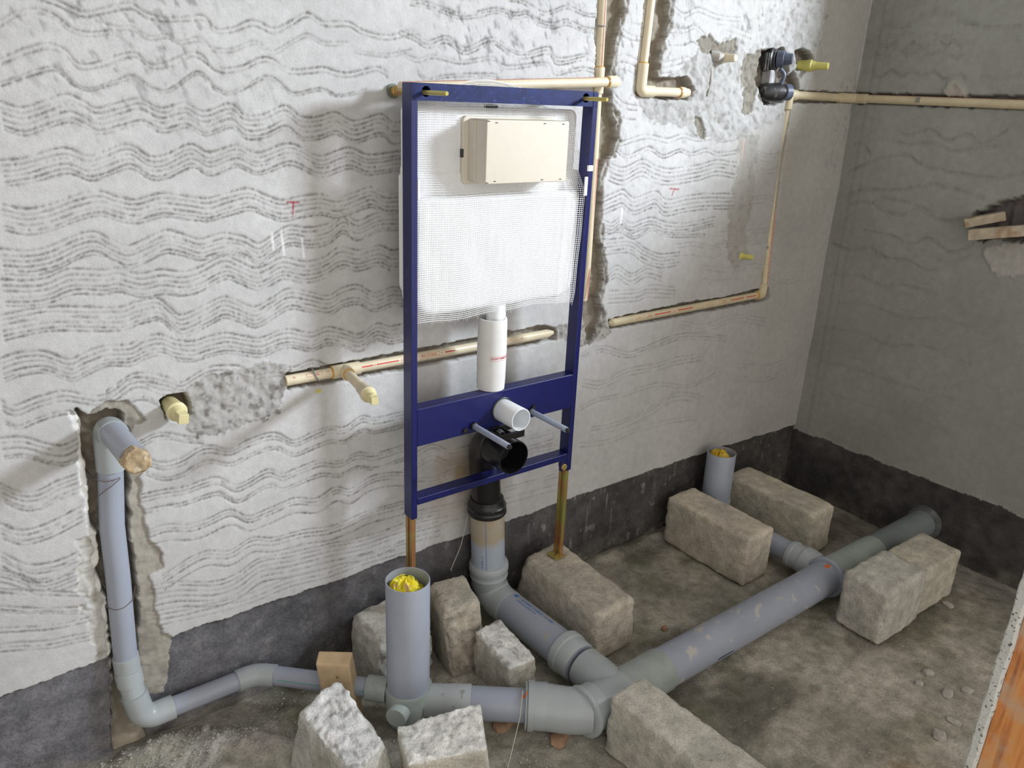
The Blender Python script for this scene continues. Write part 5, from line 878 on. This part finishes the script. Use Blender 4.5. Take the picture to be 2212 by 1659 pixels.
V, F = join_uv(it); MB().add(on_pipe(V, (1.790, RY, 0.8985), (1, 0, 0.006), (0, -1, 0.35), WR), F).build('printed_stripe', M['red'], p2)['kind'] = 'stuff'
it = [frame_uv(0.150, 0.190, -0.0045, 0.0045, 0.0008), shift(text_mesh('pipe', 0.008, True), 0.186, 0, True), shift(text_mesh('SDR 11', 0.0085), 0.140, 0, True), shift(text_mesh('CTS 15501', 0.006), 0.500, 0, True), frame_uv(0.545, 0.585, -0.0045, 0.0045, 0.0008), shift(text_mesh('pipe', 0.008, True), 0.58, 0, True)]
V, F = join_uv(it); MB().add(on_pipe([(u, -v) for u, v in V], (1.790, RY, 0.8985), (1, 0, 0.006), (0, -1, 0.35), WR), F).build('printed_text', M['red_faint'], p2)['kind'] = 'stuff'
# third: drops down the chase behind the right side of the frame
vp = thing('water_pipe', 'cream water pipe dropping down the chase just right of the blue frame', 'water pipe', (1.667, -0.005, 1.0))
p4 = water(MB().tube([(1.655, 0.004, 2.35), (1.660, 0.004, 1.86), (1.667, 0.004, 1.63), (1.671, 0.002, 1.42), (1.673, 0.0, 1.10), (1.674, 0.006, 0.99)], 0.0125, 26), 'pipe', M['cream'], vp)
water(MB().lathe((1.6675, 0.004, 1.600), (-0.008, 0, 1), [(0, 0.0130), (0.0005, 0.0165), (0.070, 0.0165), (0.0705, 0.0130)], 28), 'coupler', M['cream'], vp)
glue_ring((1.6672, 0.004, 1.670), (0, 0, 1), 0.0130, vp)
V, F = stripe_uv(0.0, 0.42, -0.0024, 0.0024, 14, 1); MB().add([(1.6745-0.0015*u+0.0-v*0.8, -0.0118+0.004*u-abs(v)*0.2+0.0, 1.0+u) for u, v in V], F).build('printed_stripe', M['red_faint'], vp)
V, F = stripe_uv(0.0, 0.20, -0.0014, 0.0014, 6, 1); MB().add([(1.6655-0.020*u+v, -0.0088-0.0012, 1.665+u) for u, v in V], F).build('printed_stripe', M['red_faint'], vp)
MB().tube(fillet([(1.640, 0.015, 1.778), (1.655, -0.010, 1.776), (1.668, -0.010, 1.778), (1.678, 0.01, 1.779)], 0.006, 4), 0.0018, 8).build('wire_tie', m_solid('grey_tie', (0.25, 0.25, 0.26), 0.5), vp, smooth=1.0)
# fourth: crosses behind the top of the frame, capped at the right
hp_ = thing('water_pipe', 'cream capped water pipe lying level behind the top of the blue frame', 'water pipe', (1.35, -0.045, 1.61))
H0 = np.array([0.990, -0.048, 1.5915]); H1 = np.array([1.690, -0.048, 1.6335]); hd = (H1-H0)/np.linalg.norm(H1-H0)
p5 = water(MB().lathe(H0, hd, [(0, 0.0128), (0.682, 0.0128)], 26), 'pipe', M['cream'], hp_)
water(MB().lathe(H0+hd*0.664, hd, [(0, 0.0135), (0.0005, 0.0165), (0.034, 0.0165), (0.039, 0.014)], 28), 'end_cap', M['cream'], hp_)
glue_ring(H0+hd*0.661, hd, 0.0140, hp_)
V, F = stripe_uv(0.0, 0.62, -0.0016, 0.0016, 1, 1); MB().add(on_pipe(V, H0, hd, (0, -0.35, 1), 0.0128), F).build('printed_stripe', M['red_faint'], hp_)
# fifth: upper right, an L with a capped end
up_ = thing('water_pipe', 'cream L-shaped water pipe in the second chase, ending in a cap at its right', 'water pipe', (1.84, -0.005, 1.615))
water(MB().tube([(1.835, -0.002, 2.35), (1.845, -0.002, 1.86), (1.8345, -0.004, 1.66)], 0.0130, 26), 'pipe', M['cream'], up_)
water(MB().tube(fillet([(1.8350, -0.004, 1.690), (1.8330, -0.004, 1.6130), (1.885, -0.006, 1.6135)], 0.014, 8), 0.0172, 28), 'elbow', M['cream'], up_)
glue_ring((1.8348, -0.004, 1.690), (0, 0, 1), 0.0135, up_)
water(MB().lathe((1.870, -0.006, 1.6135), (1, -0.01, 0.012), [(0, 0.0135), (0.150, 0.0135)], 26), 'short_pipe', M['cream'], up_)
glue_ring((1.998, -0.0073, 1.6150), (1, 0, 0), 0.0150, up_)
water(MB().lathe((2.002, -0.0073, 1.6150), (1, -0.01, 0.012), [(0, 0.0170), (0.020, 0.0165), (0.034, 0.0125), (0.040, 0.0125)], 26), 'end_cap', M['cream'], up_)

# test plugs in the wall
def testplug(name, p, d, m, lab, s=1.0, square=True):
    d = np.array(d, float); d /= np.linalg.norm(d); p = np.array(p, float)
    t = thing(name, lab, 'plug', tuple(p))
    MB().lathe(p-d*0.03, d, [(0, 0.0165*s), (0.034*s, 0.0185*s), (0.040*s, 0.0205*s), (0.048*s, 0.0205*s), (0.051*s, 0.017*s), (0.058*s, 0.0150*s), (0.066*s, 0.0125*s)], 26).build('plug_body', m, t, smooth=0.5)
    if square:
        q = p-d*0.03+d*0.062*s; ax = np.cross(d, [0.15, 0, 1]); ax /= np.linalg.norm(ax); u = np.cross(ax, d); h = 0.0098*s
        MB().hexa([q+ax*a*h+u*b_*h+d*k for k in (0, 0.026*s) for a, b_ in ((-1, -1), (1, -1), (1, 1), (-1, 1))]).build('plug_head', m, t, bevel=0.001)
    else:
        MB().lathe(p-d*0.03+d*0.060*s, d, [(0, 0.0135*s), (0.045*s, 0.0115*s), (0.046*s, 0.010*s)], 20).build('plug_head', m, t, smooth=SM)
    return t
testplug('test_plug', (0.424, -0.006, 0.888), (0.03, -1, -0.06), M['plug'], 'pale yellow plug in the wall beside the wood-stopped waste pipe', 1.12)
testplug('test_plug', (2.443, 0.010, 1.066), (0.30, -1, 0.0), M['plug_lime'], 'lime yellow plug sticking out of the wall above the low right pipe', 0.78, False)
testplug('test_plug', (2.655, -0.004, 1.7270), (0.36, -1, 0.0), M['plug_lime'], 'lime yellow plug sticking out beside the black mixer valve', 1.0, False)
ps = thing('plastered_pipe_stub', 'mortar-smeared cream pipe stub in the rough patch left of the black valve', 'pipe', (2.16, -0.005, 1.72))
MB().lathe((2.195, 0.006, 1.725), (0.12, -1, 0.0), [(0, 0.017), (0.016, 0.015), (0.030, 0.0125), (0.055, 0.0110), (0.057, 0.009)], 20).build('stub', M['cream'], ps, smooth=SM)
MB().tube([(2.150, 0.010, 1.730), (2.165, -0.004, 1.728), (2.19, -0.006, 1.725)], [0.016, 0.0175, 0.013], 16).build('elbow', M['chip'], ps, smooth=SM)
MB().tube([(2.150, 0.002, 1.700), (2.152, -0.001, 1.65), (2.148, 0.002, 1.610)], [0.006, 0.0065, 0.004], 12).build('riser', M['chip'], ps, smooth=SM)
# mixer valve
mv = thing('mixer_valve', 'black concealed mixer valve with blue-grey caps set in the plaster near the corner', 'valve', (2.485, 0.0, 1.68))
MB().lathe((2.462, 0.030, 1.735), (0.35, -1, 0.06), [(0, 0.040), (0.030, 0.040), (0.034, 0.034), (0.040, 0.034)], 28).build('upper_body', M['valve'], mv, smooth=SM)
MB().lathe((2.478, -0.006, 1.738), (0.55, -1, 0.05), [(0, 0.027), (0.022, 0.027), (0.024, 0.020), (0.050, 0.017), (0.052, 0.012)], 24).build('upper_cap', M['valve_blue'], mv, smooth=SM)
MB().lathe((2.430, 0.006, 1.630), (1, -0.35, 0.05), [(0, 0.022), (0.02, 0.030), (0.075, 0.031), (0.080, 0.024), (0.095, 0.024)], 28).build('lower_body', M['valve'], mv, smooth=SM)
MB().lathe((2.512, -0.024, 1.634), (1, -0.35, 0.03), [(0, 0.022), (0.004, 0.027), (0.026, 0.027), (0.030, 0.018)], 24).build('lower_cap', M['valve_blue'], mv, smooth=SM)
MB().box((2.448, -0.010, 1.655), (2.490, 0.030, 1.705)).build('valve_neck', m_solid('plaster_smeared_neck', (0.36, 0.355, 0.36), 0.7, 0.3, 40), mv, bevel=0.008)
MB().tube(fillet([(2.485, -0.020, 1.708), (2.500, -0.032, 1.690), (2.492, -0.026, 1.660)], 0.02, 6), 0.007, 12).build('valve_loop', M['valve_blue'], mv, smooth=SM)
for dx in (0.0, 0.014): MB().tube([(2.418+dx, -0.004, 1.70), (2.415+dx, -0.006, 1.755)], 0.005, 8).build('wrapping_fold', M['valve'], mv, smooth=SM)

# wooden battens wedged in the hole of the right wall
def batten(P, lab):
    tag(MB().hexa(P).build('wooden_batten', M['wood_dim'], None, bevel=0.002), lab, 'batten', None)
def bat(c0, c1, w, h):
    c0 = np.array(c0, float); c1 = np.array(c1, float); d = c1-c0; d /= np.linalg.norm(d); s = np.cross(d, [0, 0, 1]); s /= np.linalg.norm(s); u = np.cross(s, d)
    return [c+s*a*w/2+u*b_*h/2 for c in (c0, c1) for a, b_ in ((-1, -1), (1, -1), (1, 1), (-1, 1))]
batten(bat((2.972, -0.520, 1.230), (3.030, -0.622, 1.268), 0.040, 0.030), 'shorter wooden batten wedged in the right wall, above the longer one')
batten(bat((2.960, -0.552, 1.196), (3.005, -0.78, 1.250), 0.050, 0.036), 'longer wooden batten wedged in the right wall, below the shorter one')

# plugs and bags in the pipe mouths
wp = MB(); d = np.array([0.006, -1, 0.075]); d /= np.linalg.norm(d); q = np.array([0.2860, -0.012, 0.872])+d*0.205
ax = np.cross(d, [0, 0, 1]); ax /= np.linalg.norm(ax); u = np.cross(ax, d); V = []; N_ = 12
for k, (s_, t_) in enumerate(((0.80, 0.0), (0.98, 0.014), (1.0, 0.040), (0.86, 0.043))):
    for j in range(N_):
        a = 2*PI*j/N_; rr = (0.0262 if t_ < 0.012 else 0.0265)*s_*(1+0.07*math.sin(j*2.7+1)+0.06*math.cos(4*a)); V.append(q+d*(t_+0.004*math.sin(j*1.9))+ax*rr*math.cos(a)+u*rr*math.sin(a)*0.95)
F = [(i*N_+j, i*N_+(j+1) % N_, (i+1)*N_+(j+1) % N_, (i+1)*N_+j) for i in range(3) for j in range(N_)]+[tuple(range(N_)), tuple(3*N_+j for j in range(N_-1, -1, -1))]
tag(wp.add(V, F).build('wooden_plug', M['wood_plug'], None), 'rough wooden plug hammered into the end of the pipe stub on the left wall', 'plug')
def bag(c, r, h, m, lab, seed):
    n, k = 34, 16; V = []; F = []
    for i in range(k):
        t = i/(k-1)
        for j in range(n):
            a = 2*PI*j/n; rad = r*math.sin((1-t)*PI/2)**0.55 if i < k-1 else 0.0
            fold = 0.16*math.sin(5*a+seed+t*6)+0.10*math.sin(9*a-seed*2+t*11)+0.07*math.sin(3*a+t*17)
            z = h*(1-(rad/r)**2)*(1+0.9*fold)+h*0.35*math.cos(a-2.6)*(rad/r)+0.008*math.sin(7*a+t*20+seed)
            V.append((c[0]+rad*(1-0.10*abs(fold)*(t > 0.05))*math.cos(a), c[1]+rad*(1-0.10*abs(fold)*(t > 0.05))*math.sin(a), c[2]+z))
    for j in range(n): V.append((c[0]+r*0.9*math.cos(2*PI*j/n), c[1]+r*0.9*math.sin(2*PI*j/n), c[2]-0.05))
    for i in range(k-1):
        for j in range(n): F.append((i*n+j, i*n+(j+1) % n, (i+1)*n+(j+1) % n, (i+1)*n+j))
    for j in range(n): F.append((j, k*n+j, k*n+(j+1) % n, (j+1) % n))
    return tag(MB().add(V, F).build('plastic_bag', m, None, smooth=0.5), lab, 'plastic bag')
bag((0.8505, -0.3148, 0.412), 0.0475, 0.034, M['bag'], 'bright yellow plastic bag with pink print stuffed into the wide front pipe', 1.0)
bag((2.372, -0.09, 0.300), 0.0475, 0.028, M['bag_dim'], 'ochre yellow plastic bag stuffed into the short pipe near the far corner', 3.3)

# ------------------------------------------------------------------ blocks
def block(lab, P, cuts=14, rnd=0.012, rough=0.004, seed=1, col=(0.43, 0.40, 0.35), broken=(), bcol=(0.60, 0.59, 0.565), dirt=0.35, name='concrete_block', fr=26.0):
    """P: bottom corners 4, top corners 4 (counter-clockwise seen from above)"""
    P = np.array(P, float); bm = bmesh.new(); bmesh.ops.create_cube(bm, size=2.0)
    bmesh.ops.subdivide_edges(bm, edges=bm.edges[:], cuts=int(cuts*1.5), use_grid_fill=True)
    bm.verts.ensure_lookup_table(); U = np.array([v.co[:] for v in bm.verts])
    h = np.array([np.linalg.norm(P[1]-P[0]), np.linalg.norm(P[3]-P[0]), np.linalg.norm(P[4]-P[0])])/2
    X = U*h; rnd = rnd*0.72; inner = np.clip(X, -(h-rnd), h-rnd); dv = X-inner; L = np.linalg.norm(dv, axis=1, keepdims=True)
    X = np.where(L > 1e-6, inner+dv/np.maximum(L, 1e-6)*rnd*np.minimum(1, L/rnd), X); U2 = X/h
    a, b_, c = [(U2[:, k:k+1]+1)/2 for k in range(3)]
    def bil(Q): return Q[0]*(1-a)*(1-b_)+Q[1]*a*(1-b_)+Q[2]*a*b_+Q[3]*(1-a)*b_
    W = bil(P[:4])*(1-c)+bil(P[4:])*c
    nrm = U2**5; nrm = nrm/np.maximum(np.linalg.norm(nrm, axis=1, keepdims=True), 1e-6)
    W = W+nrm*((fb3(W*fr*0.5, seed, 2)-0.5)*rough*1.3+(fb3(W*95, seed+9, 2)-0.5)*rough*0.7)[:, None]
    d2 = np.sort(h-np.abs(U*h), axis=1)[:, 1:2]; edge = np.clip(1-d2/0.016, 0, 1); W = W-nrm*edge*(np.clip(fb3(W*32, seed+70, 3)-0.42, 0, 1)*rough*5.0)[:, None]
    alb = np.array(col)*(0.82+0.36*fb3(W*14, seed+3, 3))[:, None]
    g = np.clip((fb3(W*9, seed+21, 3)-0.52)*4, 0, 0.5)[:, None]; alb = alb*(1-g)+np.array([0.44, 0.43, 0.365])*g
    for axis, sgn in broken:
        w = np.clip((U[:, axis]*sgn-0.93)*14, 0, 1)
        n2 = fb3(W*60, seed+40, 3); W = W+nrm*(w*((n2-0.5)*rough*3.2+(fb3(W*20, seed+44, 2)-0.5)*rough*2))[:, None]
        bc = np.array(bcol)*(0.72+0.5*n2)[:, None]; pit = np.clip((fb3(W*70, seed+50, 2)-0.60)*6, 0, 0.65)[:, None]; bc = bc*(1-pit)+np.array([0.27, 0.26, 0.235])*pit
        alb = alb*(1-w[:, None])+bc*w[:, None]
    z0 = P[:4, 2].min(); dz = np.clip(1-(W[:, 2]-z0)/0.05, 0, 1)[:, None]*dirt*np.clip((fb3(W*22, seed+60, 2)-0.25)*2, 0, 1)[:, None]
    alb = alb*(1-dz)+np.array([0.34, 0.29, 0.23])*dz
    W[:, 2] = np.maximum(W[:, 2], z0-0.004)
    for v, w in zip(bm.verts, W): v.co = w
    me = bpy.data.meshes.new(name); bm.to_mesh(me); bm.free()
    c0 = P[:4].mean(0); me.transform(Matrix.Translation(Vector(-c0)))
    at = me.color_attributes.new('albedo', 'FLOAT_COLOR', 'POINT'); cc = np.ones((len(W), 4), np.float32); cc[:, :3] = alb; at.data.foreach_set('color', cc.ravel())
    me.materials.append(M['stone']); me.polygons.foreach_set('use_smooth', [True]*len(me.polygons))
    o = bpy.data.objects.new(name, me); COL.objects.link(o); o.location = c0
    return tag(o, lab, 'block', 'concrete blocks on the floor')
def boxP(x0, x1, y0, y1, h, rot=0.0, z=0.0, top=None):
    c = np.array([(x0+x1)/2, (y0+y1)/2]); ca, sa = math.cos(rot), math.sin(rot)
    q = [(x0, y0), (x1, y0), (x1, y1), (x0, y1)]; out = []
    for zz in (z, z+h):
        for k, (x, y) in enumerate(q):
            dx, dy = x-c[0], y-c[1]; X, Y = c[0]+dx*ca-dy*sa, c[1]+dx*sa+dy*ca; Zz = zz
            if zz > z and top: X += top[k][0]; Y += top[k][1]; Zz += top[k][2]
            out.append((X, Y, Zz))
    return out
block('long tan block carrying the right leg of the frame', boxP(1.405, 1.588, -0.432, -0.045, 0.188, 0.02, 0, [(0.0, 0, -0.006), (-0.015, 0, -0.012), (0.0, -0.01, 0.0), (0.03, -0.015, -0.010)]), 20, 0.024, 0.0055, 3, (0.555, 0.50, 0.42), (), dirt=0.7)
block('long tan block on the far floor just in front of the short capped pipe', boxP(2.122, 2.272, -0.428, -0.055, 0.195, 0.0), 18, 0.016, 0.0045, 5, (0.62, 0.555, 0.455), dirt=0.25)
block('tan block in the far corner behind the short pipe', boxP(2.478, 2.622, -0.448, -0.050, 0.190, 0.0), 16, 0.014, 0.0035, 7, (0.58, 0.53, 0.43), dirt=0.4)
block('greyer block at the right, nearer of the touching pair', boxP(2.216, 2.460, -0.882, -0.722, 0.200, 0.0), 16, 0.022, 0.0055, 9, (0.53, 0.51, 0.46), dirt=0.3)
block('smoother block at the right, farther of the touching pair', boxP(2.490, 2.716, -0.872, -0.724, 0.182, -0.03), 14, 0.012, 0.0030, 11, (0.54, 0.505, 0.415), dirt=0.2)
block('big pale block cut off by the bottom edge in front of the pipe junction', boxP(1.222, 1.350, -1.09, -0.682, 0.178, 0.03), 20, 0.012, 0.0055, 13, (0.572, 0.540, 0.476), dirt=0.2)
block('block lying against the wall behind the wide upright front pipe', boxP(0.815, 1.010, -0.195, -0.035, 0.200, 0.10, 0, [(0.01, 0.01, -0.02), (0, 0.012, -0.016), (0, 0, 0), (0.01, 0, 0)]), 16, 0.030, 0.007, 15, (0.546, 0.521, 0.476), ((1, -1),), (0.62, 0.61, 0.58), dirt=0.6)
block('upright tan block between the wide front pipe and the toilet drain', boxP(1.045, 1.165, -0.262, -0.085, 0.225, -0.14, 0, [(-0.012, 0.040, -0.012), (-0.012, 0.040, 0.0), (0, 0.0, 0.0), (0, 0, 0)]), 16, 0.022, 0.006, 17, (0.533, 0.483, 0.394), ((1, -1),), (0.52, 0.465, 0.38), dirt=0.5)
block('small broken block with a bright rough top beside the toilet drain', boxP(1.095, 1.205, -0.425, -0.262, 0.158, 0.05, 0, [(-0.010, -0.010, -0.012), (-0.02, -0.012, -0.024), (-0.010, 0.005, 0.006), (0.004, 0.0, 0.0)]), 16, 0.012, 0.006, 19, (0.533, 0.495, 0.419), ((2, 1),), (0.78, 0.775, 0.75), dirt=0.5)
block('broken grey block at bottom left with a big rough bright top', [(0.560, -0.56, 0), (0.715, -0.535, 0), (0.715, -0.255, 0), (0.530, -0.270, 0), (0.582, -0.545, 0.172), (0.690, -0.490, 0.165), (0.680, -0.262, 0.195), (0.553, -0.300, 0.180)], 24, 0.022, 0.007, 21, (0.572, 0.559, 0.514), ((2, 1),), (0.80, 0.795, 0.785), dirt=0.2)
block('pale block at the bottom edge in front of the wide upright pipe', [(0.700, -0.605, 0), (0.880, -0.665, 0), (0.950, -0.535, 0), (0.745, -0.470, 0), (0.688, -0.590, 0.180), (0.863, -0.650, 0.178), (0.932, -0.524, 0.182), (0.726, -0.470, 0.176)], 24, 0.012, 0.0055, 23, (0.635, 0.603, 0.521), ((2, 1),), (0.80, 0.785, 0.745), dirt=0.2)
# offcut of timber propping the waste pipe
wb = MB().hexa([(0.672, -0.200, 0.0), (0.735, -0.250, 0.0), (0.775, -0.205, 0.0), (0.712, -0.155, 0.0), (0.655, -0.180, 0.190), (0.722, -0.236, 0.192), (0.748, -0.208, 0.206), (0.676, -0.155, 0.206)])
# ------------------------------------------------------------------ small things on the floor
def chip(p, s, seed, lab, m='chip', cat='debris', name='mortar_chip', grp=None):
    bm = bmesh.new(); bmesh.ops.create_icosphere(bm, subdivisions=2, radius=1.0); V = np.array([v.co[:] for v in bm.verts])
    r = 0.70+0.6*fb3(V*1.4, seed, 2); V = np.sign(V)*np.abs(V)**0.72*r[:, None]*np.array(s)
    rot = seed*1.37; ca, sa = math.cos(rot), math.sin(rot); V[:, :2] = V[:, :2] @ np.array([[ca, sa], [-sa, ca]])
    for v, q in zip(bm.verts, V): v.co = q
    me = bpy.data.meshes.new(name); bm.to_mesh(me); bm.free(); me.materials.append(M[m])
    o = bpy.data.objects.new(name, me); COL.objects.link(o)
    z = float(floor_z(np.array([p[0]]), np.array([p[1]]))[0]); o.location = (p[0], p[1], z+s[2]*0.55); return tag(o, lab, cat, grp)
G_ = 'loose mortar chips on the floor'
chip((0.402, -0.060), (0.016, 0.010, 0.010), 3, 'white chip lying by the mortar heap under the left pipe', grp=G_)
chip((2.003, -1.175), (0.021, 0.016, 0.010), 5, 'largest pale chip on the floor beside the door post', grp=G_)
chip((2.189, -1.110), (0.022, 0.013, 0.008), 7, 'flat pale chip midway along the row by the door post', grp=G_)
chip((2.254, -1.138), (0.018, 0.014, 0.007), 9, 'grey chip nearest the door post, beside the flat one', grp=G_)
chip((2.233, -1.032), (0.016, 0.011, 0.010), 11, 'knobbly pale chip at the far end of the row by the door post', grp=G_)
chip((2.160, -1.040), (0.012, 0.009, 0.008), 13, 'small reddish-grey chip left of the knobbly one', grp=G_)
chip((2.091, -1.174), (0.020, 0.012, 0.005), 15, 'thin sliver of mortar between the largest and the flat chips', grp=G_)
chip((2.640, -0.900), (0.020, 0.014, 0.007), 17, 'pale chip at the foot of the farther right block', grp=G_)
chip((1.719, -0.437), (0.011, 0.009, 0.009), 19, 'small orange brick crumb behind the main drain pipe', 'brick', 'debris', 'brick_crumb')
chip((1.150, -0.590), (0.038, 0.022, 0.012), 21, 'flat orange brick fragment wedged under the pipe bend', 'brick', 'brick', 'brick_fragment')
chip((1.055, -0.468), (0.034, 0.020, 0.012), 23, 'brown brick fragment under the pipe leading to the bend', 'brick', 'brick', 'brick_fragment')
def gravel():
    rnd = random.Random(5); m = MB()
    def peb(x, y, s):
        z = float(floor_z(np.array([x]), np.array([y]))[0]); V = []
        for q in ((1, 0, 0), (-1, 0, 0), (0, 1, 0), (0, -1, 0), (0, 0, 1), (0, 0, -0.6)):
            k = s*(0.6+0.7*rnd.random()); V.append((x+q[0]*k, y+q[1]*k, z+s*0.3+q[2]*k*0.8))
        m.add(V, [(0, 2, 4), (2, 1, 4), (1, 3, 4), (3, 0, 4), (2, 0, 5), (1, 2, 5), (3, 1, 5), (0, 3, 5)])
    for cx, cy, sx, sy, n, s in ((0.47, -0.15, 0.15, 0.07, 420, 0.0040), (0.28, -0.06, 0.16, 0.05, 380, 0.0040), (2.15, -1.10, 0.14, 0.10, 260, 0.0030), (1.0, -0.30, 0.08, 0.05, 110, 0.004), (0.75, -0.36, 0.12, 0.06, 120, 0.0035), (1.30, -0.90, 0.3, 0.16, 120, 0.0026), (1.9, -0.75, 0.4, 0.2, 150, 0.0026), (1.9, -0.03, 0.5, 0.02, 150, 0.003), (0.35, -0.22, 0.2, 0.1, 260, 0.0032), (1.12, -0.62, 0.12, 0.05, 140, 0.003)):
        for _ in range(n):
            x = rnd.gauss(cx, sx); y = rnd.gauss(cy, sy)
            if y > -0.012: continue
            peb(x, y, s*(0.5+0.9*rnd.random()**2))
    return m
tag(gravel().build('gravel', M['chip'], None), 'crumbs of mortar and grit scattered over the floor', 'gravel', kind='stuff')
wire('plumb_string', [(1.071, -0.520, 0.145), (1.045, -0.545, 0.09), (1.005, -0.570, 0.03), (0.966, -0.600, 0.006), (0.93, -0.66, 0.005)], 'pale string hanging from the pipe bend to the bottom edge', 0.0011, 'string', 'string')
wire('plumb_string', [(1.240, -0.020, 0.41), (1.226, -0.024, 0.345), (1.205, -0.028, 0.275), (1.165, -0.034, 0.205)], 'pale string trailing down the dark wall foot left of the stained riser', 0.0011, 'string', 'string')
tag(wb.build('timber_offcut', M['wood'], None, bevel=0.004), 'short wooden offcut with brown stains propped over the slim waste pipe', 'wood block')
